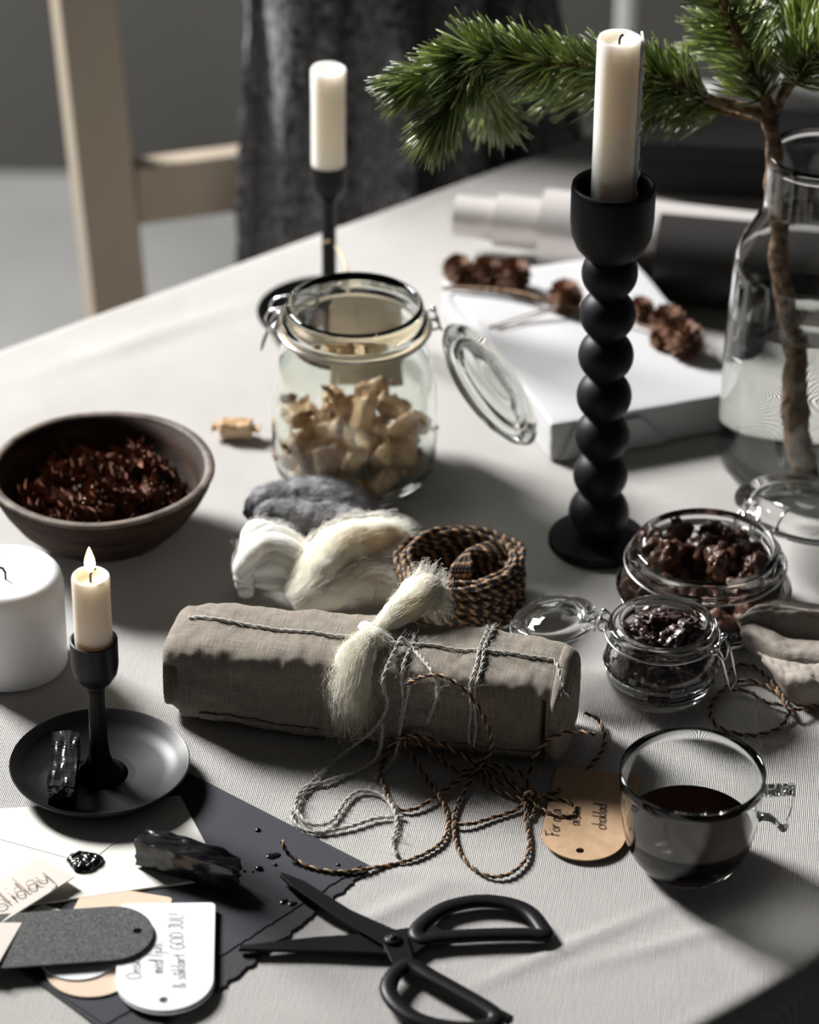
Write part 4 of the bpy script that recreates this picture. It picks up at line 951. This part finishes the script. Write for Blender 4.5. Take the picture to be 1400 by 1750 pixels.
kt, a, d, s, L = tag_card('gift_tag', (988, 1471), (1022, 1318), .0475, .0012, M['kraft'], 'brown kraft tag with handwriting lying between parcel and glass cup', 'tag')
mb = MB(); zz = V((0, 0, .001))
wu = (d * 1 - s * -.10).normalized(); wv_ = V((-wu.y, wu.x, 0))
L0 = a + zz
write(mb, 'För alla', L0 + d * .019 + s * .0135, wu, wv_, .0076, .0003); write(mb, 'älskar', L0 + d * .031 + s * .0035, wu, wv_, .0076, .0003); write(mb, 'choklad.', L0 + d * .030 - s * .0115, wu, wv_, .0076, .0003)
obj('handwriting', mb, M['ink'], kt)

# papers, bottom left: from the cloth upwards
def torn(p, q, n, amp, seed):
    out = []; rd = random.Random(seed); d = (q - p); s = V((-d.y, d.x, 0)).normalized()
    for i in range(n + 1): u = i / n; out.append(p + d * u + s * (amp * nz((u * 22, seed, 0), 1) + amp * .6 * nz((u * 70, seed, 5), 1)))
    return out
def sheet(name, corners, z, th, m_, label, cat, torn_edges=(), parent=None, amp=.0014, seed=1):
    P = [U(*c, z) if len(c) == 2 else U(c[0], c[1], z + c[2]) for c in corners]; out = []
    for i in range(len(P)):
        a, b = P[i], P[(i + 1) % len(P)]
        if i in torn_edges: out += torn(a, b, 90, amp, seed + i)[:-1]
        else: out.append(a)
    mb = MB().prism(out, th); o = obj(name, mb, m_, parent, origin=sum(P, V()) / len(P) if not parent else None, smooth=False)
    if label: tag(o, label, cat)
    return o
bp = thing('folded_paper', U(400, 1540, .0002), 'black folded paper sheet with torn deckle edges under the scissors tips', 'paper')
sheet('lower_leaf', [(290, 1305), (636, 1482), (375, 1692), (215, 1790), (30, 1655)], .0002, .0005, M['tornpaper'], None, None, (1, 2), bp, amp=.0022)
sheet('upper_leaf', [(290, 1306), (618, 1480), (345, 1655), (180, 1752), (30, 1652)], .0008, .0005, M['blackpaper'], None, None, (1, 2), bp, amp=.0009, seed=5)
en = thing('envelope', U(150, 1450, .0014), 'cream envelope closed with black wax, tucked under the candle saucer', 'envelope')
sheet('back_panel', [(-120, 1392), (110, 1377), (308, 1361), (383, 1502), (64, 1547), (-140, 1580)], .0014, .0006, M['envelope'], None, None, (), en)
sheet('side_flap', [(-110, 1390, 0), (308, 1363, 0), (380, 1500, 0), (66, 1545, 0), (-130, 1575, 0)], .0020, .0005, M['envelope'], None, None, (), en)
sheet('top_flap', [(-110, 1392, 0), (110, 1379, 0), (216, 1424, 0), (150, 1476, .0), (-60, 1418, 0)], .0025, .0003, M['envelope'], None, None, (), en)
mb = MB(); sw = U(145, 1472, .0035); rd = random.Random(2)
mb.grid(lambda a, b: sw + V(((.0098 * (1 + .12 * math.sin(3 * 6.283 * b) + .13 * nz((math.cos(6.283 * b), math.sin(6.283 * b), 0), 2.2)) * a) * math.cos(6.283 * b), (.0098 * (1 + .12 * math.sin(3 * 6.283 * b + 1) + .1 * nz((math.cos(6.283 * b), math.sin(6.283 * b), 3), 2.2)) * a) * math.sin(6.283 * b) * .9, (.0026 * (1 - a ** 5) - (.0006 if a < .6 else 0) + .0007 * nz((a * 4 * math.cos(6.283 * b), a * 4 * math.sin(6.283 * b), 0), 1)) if a < .999 else -.0006)), 22, 60, closev=True)
o = obj('wax_seal', mb, M['sealwax'], en, fix=True); o['label'] = 'glossy black blob of sealing wax'
# cards
cd = thing('place_card', U(20, 1530, .0035), 'handmade card lettered Holiday, angled over the envelope', 'card')
cpt = [(64, 1466, .002), (127, 1500, .004), (0, 1582, .003), (-60, 1618, .003), (-120, 1580, .0)]
o = sheet('card', cpt, .0034, .0007, M['card'], None, None, (), cd)
mb = MB(); e0, e1 = U(-28, 1573, .0066), U(92, 1503, .0066); wu = (e1 - e0).normalized(); wv_ = V((-wu.y, wu.x, 0)); write(mb, 'Holiday', e0, wu, wv_, .0155, .00042, V((0, 0, .0018)), sp=1.0)
obj('lettering', mb, M['inkgold'], cd)
o = sheet('paper_card', [(42, 1570, .002), (-5, 1652, .004), (-90, 1640, .004), (-60, 1570, .002)], .0046, .0006, M['card'], 'plain cream card corner at the left picture edge', 'card')
o = sheet('paper_slip', [(45, 1562), (72, 1546), (104, 1556), (110, 1600), (50, 1605)], .0015, .0004, M['envelope'], 'white paper slip peeking out under the grey tag', 'paper')
tag_card('gift_tag', (132, 1704), (222, 1524), .05, .0016, M['kraftlight'], 'pale kraft tag lying lowest in the stack of tags', 'tag', hole=False)
tag_card('gift_tag', (125, 1676), (150, 1560), .044, .0025, M['whitepaper'], 'white tag almost hidden under the grey tag', 'tag', hole=False)
tag_card('gift_tag', (282, 1735), (286, 1549), .052, .0033, M['whitepaper'], 'blank white tag directly under the handwritten white tag', 'tag')
wt, a, d, s, L = tag_card('gift_tag', (279, 1729), (287, 1545), .052, .0044, M['whitepaper'], 'white tag with greeting GOD JUL in grey ink', 'tag')
mb = MB(); zz = V((0, 0, .0009))
wu = (d + s * .06).normalized(); wv_ = V((-wu.y, wu.x, 0)); L0 = a + zz
write(mb, 'Önskar dig', L0 + d * .026 + s * .0125, wu, wv_, .0078, .0002); write(mb, 'med ljus', L0 + d * .030 + s * .001, wu, wv_, .0078, .0002); write(mb, '& såklart. GOD JUL!', L0 + d * .018 - s * .0115, wu, wv_, .0074, .0002)
obj('handwriting', mb, M['inkgrey'], wt)
gt, *_ = tag_card('gift_tag', (262, 1592), (-20, 1612), .0455, .0062, M['greypaper'], 'dark grey fibre tag lying topmost across the white tags', 'tag', th=.0012)
# tag beside the large jar, with a cord up to the candle holder
j2 = cj + V((.022, .056, 0)); 
pt = thing('gift_tag', j2, 'beige tag hanging from a cord behind the large open jar', 'tag')
ty0 = cj.y + .060; P_ = [Y(562, 655, ty0), Y(694, 655, ty0), Y(694, 520, ty0), Y(676, 498, ty0), Y(640, 490, ty0), Y(600, 490, ty0), Y(574, 500, ty0), Y(562, 525, ty0)]
obj('card', MB().prism(P_, .0008, up=(0, 1, 0)), M['tagpale'], pt, smooth=False)
hbz = hb + V((0, 0, 0))
mb = MB(); mb.tube(smooth([Y(620, 500, ty0 - .001), Y(600, 480, ty0 + .01), Y(590, 450, ty0 + .03), Y(575, 422, hb.y - .01), Y(562, 412, hb.y - .006), Y(550, 418, hb.y), Y(556, 422, hb.y + .006), Y(572, 415, hb.y)], 8), .0009, 6); obj('cord', mb, M['cord'], pt)

# ------------------------------------------------------------------ black wax sticks and drops
def stick_mb(c, ax, L, w_, h_, seed, tip=0, tiltz=0):
    ay = V((-ax.y, ax.x, 0)).normalized(); rd = random.Random(seed); az = V((0, 0, 1)); ax2 = (ax + az * tiltz).normalized(); mb = MB()
    Mx = Matrix((ax2, ay, ax2.cross(ay))).transposed()
    def warp(p):
        q = V((p.x / L, p.y / w_, p.z / h_)); k = .0011
        r = V((p.x, p.y, p.z)); e = abs(q.x) * 2
        r += V((nz(p + V((seed, 0, 0)), 160), nz(p + V((0, seed, 0)), 120), nz(p + V((0, 0, seed)), 140))) * k
        if q.z > .45: r.z += .0009 * nz((p.x * 90, p.y * 420, seed), 1)
        if e > .9: r.x -= math.copysign(.0018, q.x) * (.5 + nz((p.y * 300, p.z * 300, seed + q.x), 1))
        if tip and q.x > .28: r.y *= 1 - (q.x - .28) * 1.3; r.z = r.z * (1 - (q.x - .28) * .9) - (q.x - .28) * .002
        return r
    mb.box(c, (L, w_, h_), Mx, sub=22, warp=warp); return mb
a, b = U(245, 1450, .01), U(402, 1497, .01); a1_, b1_ = a, b
L = (b - a).length; c = (a + b) / 2; o = obj('wax_stick', stick_mb(V((c.x, c.y, T + .0030 + .0092)), (b - a).normalized(), L * 1.06, .0155, .0165, 3, 1), M['waxstick'], origin=V((c.x, c.y, T + .003)), fix=True, auto=40)
tag(o, 'broken black wax stick lying on envelope and black paper', 'wax')
a, b = U(104, 1340, .026), U(112, 1246, .026); c = (a + b) / 2
o = obj('wax_stick', stick_mb(V((c.x, c.y, T + .0165)), (b - a).normalized(), (b - a).length * 1.02, .0155, .0165, 8, 0), M['waxstick'], origin=V((c.x, c.y, T + .008)), fix=True, auto=40)
tag(o, 'short black wax stick resting in the candle saucer', 'wax')
drops = [(441, 1419, .0016, 1), (467, 1463, .0034, .4), (443, 1485, .0022, 1), (470, 1478, .0013, 1), (418, 1489, .001, 1), (578, 1478, .0012, 1), (485, 1541, .0022, .5), (500, 1545, .0022, .5), (432, 1490, .0008, 1)]
for i, (x, y_, r, hh) in enumerate(drops):
    c = U(x, y_, .0013); rd = random.Random(i)
    mb = MB().lathe([(0, 0), (r, 0), (r * 1.02, r * .15 * hh), (r * .8, r * .5 * hh), (r * .4, r * .68 * hh), (0, r * .72 * hh)], c, 20, wob=lambda a, z: 1 + (.25 * math.sin(2 * a + i) + .1 * math.sin(3 * a) if hh < 1 else .08 * math.sin(2 * a + i)))
    o = obj('wax_drop', mb, M['waxsmooth'], origin=c); tag(o, 'glossy black wax drop spilled on the black paper', 'wax drop', 'wax drops on the black paper')

# ------------------------------------------------------------------ scissors
sz = .0024
sci = thing('scissors', U(672, 1607, sz), 'open black scissors with large half-round handles on tablecloth', 'scissors')
def half(blade, bow, slot, z, name):
    root = obj(name, MB().prism([U(x, y_, z) for x, y_ in blade], .0022), M['blackmetal'], sci, smooth=False, bevel=.0004)
    loop = smooth([U(x, y_, z + .0016) for x, y_ in bow], 7, True)
    mb = MB(); mb.tube(loop, .0049, 12, closed=True, flat=.55, upv=(0, 0, 1))
    obj('handle', mb, M['blackmetal'], sci)
    return root
half([(408, 1621), (408, 1627), (560, 1630), (650, 1633), (700, 1640), (722, 1625), (760, 1598), (735, 1580), (700, 1590), (672, 1594), (640, 1600), (540, 1606)], 
     [(712, 1592), (735, 1568), (770, 1549), (820, 1540), (870, 1545), (905, 1560), (928, 1588), (930, 1598), (900, 1597), (830, 1598), (760, 1602), (722, 1606)], None, sz, 'lower_blade')
half([(481, 1495), (478, 1499), (500, 1520), (560, 1562), (622, 1600), (655, 1620), (670, 1650), (702, 1660), (706, 1640), (695, 1600), (672, 1592), (600, 1560), (520, 1510)],
     [(690, 1652), (672, 1668), (664, 1690), (676, 1715), (705, 1738), (745, 1752), (800, 1758), (838, 1752), (848, 1738), (830, 1722), (780, 1693), (735, 1668), (705, 1650)], None, sz + .0024, 'upper_blade')
for q, zz_ in (((925, 1600), .003), ((862, 1738), .0045)):
    c = U(*q, zz_); 
    obj('stop', MB().box(c + V((.0005, -.0005, 0)), (.0085, .005, .0045), Matrix.Rotation(R_(-12 if zz_ < .004 else -40), 3, 'Z')), M['blackmetal'], sci, bevel=.0012, smooth=False)
c = U(672, 1607, sz + .0046)
obj('pivot_screw', MB().lathe([(0, 0), (.0048, 0), (.005, .0006), (.0046, .0014), (.003, .0019), (.0022, .0018), (.002, .0026), (.0012, .0031), (0, .0032)], c, 32), M['blackmetal'], sci)

# ------------------------------------------------------------------ draped linen at the right edge
lc = U(1350, 1150)
lp = thing('linen_cloth', lc + V((.04, 0, 0)), 'crumpled natural linen cloth cut off by the right picture edge', 'cloth')
def ribbon(path0, path1, bulge, nu=70, nv=26, amp=.0016, seed=0):
    """cloth spanned between two edges, bulging like a soft fold"""
    A, B2 = smooth(path0, 12), smooth(path1, 12); A = resample(A, 1e-9 + sum((b - a).length for a, b in zip(A, A[1:])) / nu * .999); B2 = resample(B2, 1e-9 + sum((b - a).length for a, b in zip(B2, B2[1:])) / nu * .999)
    n = min(len(A), len(B2))
    def fn(a, b):
        k = int(round(a * (n - 1))); p = A[k].lerp(B2[k], b); bl = V(bulge) * math.sin(math.pi * b) ** .8
        q = p + bl; w_ = amp * nz((a * 5 + seed, b * 3, seed), 1) + amp * .5 * nz((a * 17 + seed, b * 8, seed), 1)
        q += V((0, -.5, 1)).normalized() * w_; q.z = max(q.z, T + .0008); return q
    return MB().grid(fn, n, nv)
def lay(name, p0, p1, bulge, **k):
    o = obj(name, ribbon([U(*p) for p in p0], [U(*p) for p in p1], bulge, **k), M['linenb'], lp); q = o.modifiers.new('solid', 'SOLIDIFY'); q.thickness = .0013; q.offset = -1; return o
lay('upper_fold', [(1262, 1068, .026), (1290, 1040, .034), (1330, 1038, .034), (1380, 1046, .032), (1480, 1060, .03)], [(1266, 1088, .022), (1300, 1098, .018), (1350, 1100, .017), (1400, 1098, .017), (1480, 1100, .017)], (0, .002, .006), seed=1)
lay('middle_fold', [(1264, 1070, .025), (1285, 1066, .028), (1320, 1082, .026), (1360, 1096, .022), (1480, 1100, .02)], [(1270, 1100, .012), (1292, 1118, .012), (1330, 1140, .014), (1370, 1150, .014), (1480, 1160, .014)], (0, -.008, .006), seed=5, amp=.001)
lay('lower_fold', [(1288, 1112, .014), (1320, 1126, .018), (1355, 1132, .02), (1400, 1135, .02), (1480, 1138, .02)], [(1322, 1150, .004), (1345, 1188, .001), (1370, 1202, .001), (1410, 1206, .001), (1480, 1208, .001)], (0, -.012, .008), seed=9, amp=.0026)
lay('back_fold', [(1262, 1070, .024), (1300, 1045, .03), (1350, 1040, .03), (1400, 1048, .028), (1480, 1060, .026)], [(1290, 1062, .001), (1320, 1050, .001), (1360, 1050, .001), (1400, 1055, .001), (1480, 1060, .001)], (0, .01, .002), seed=13)
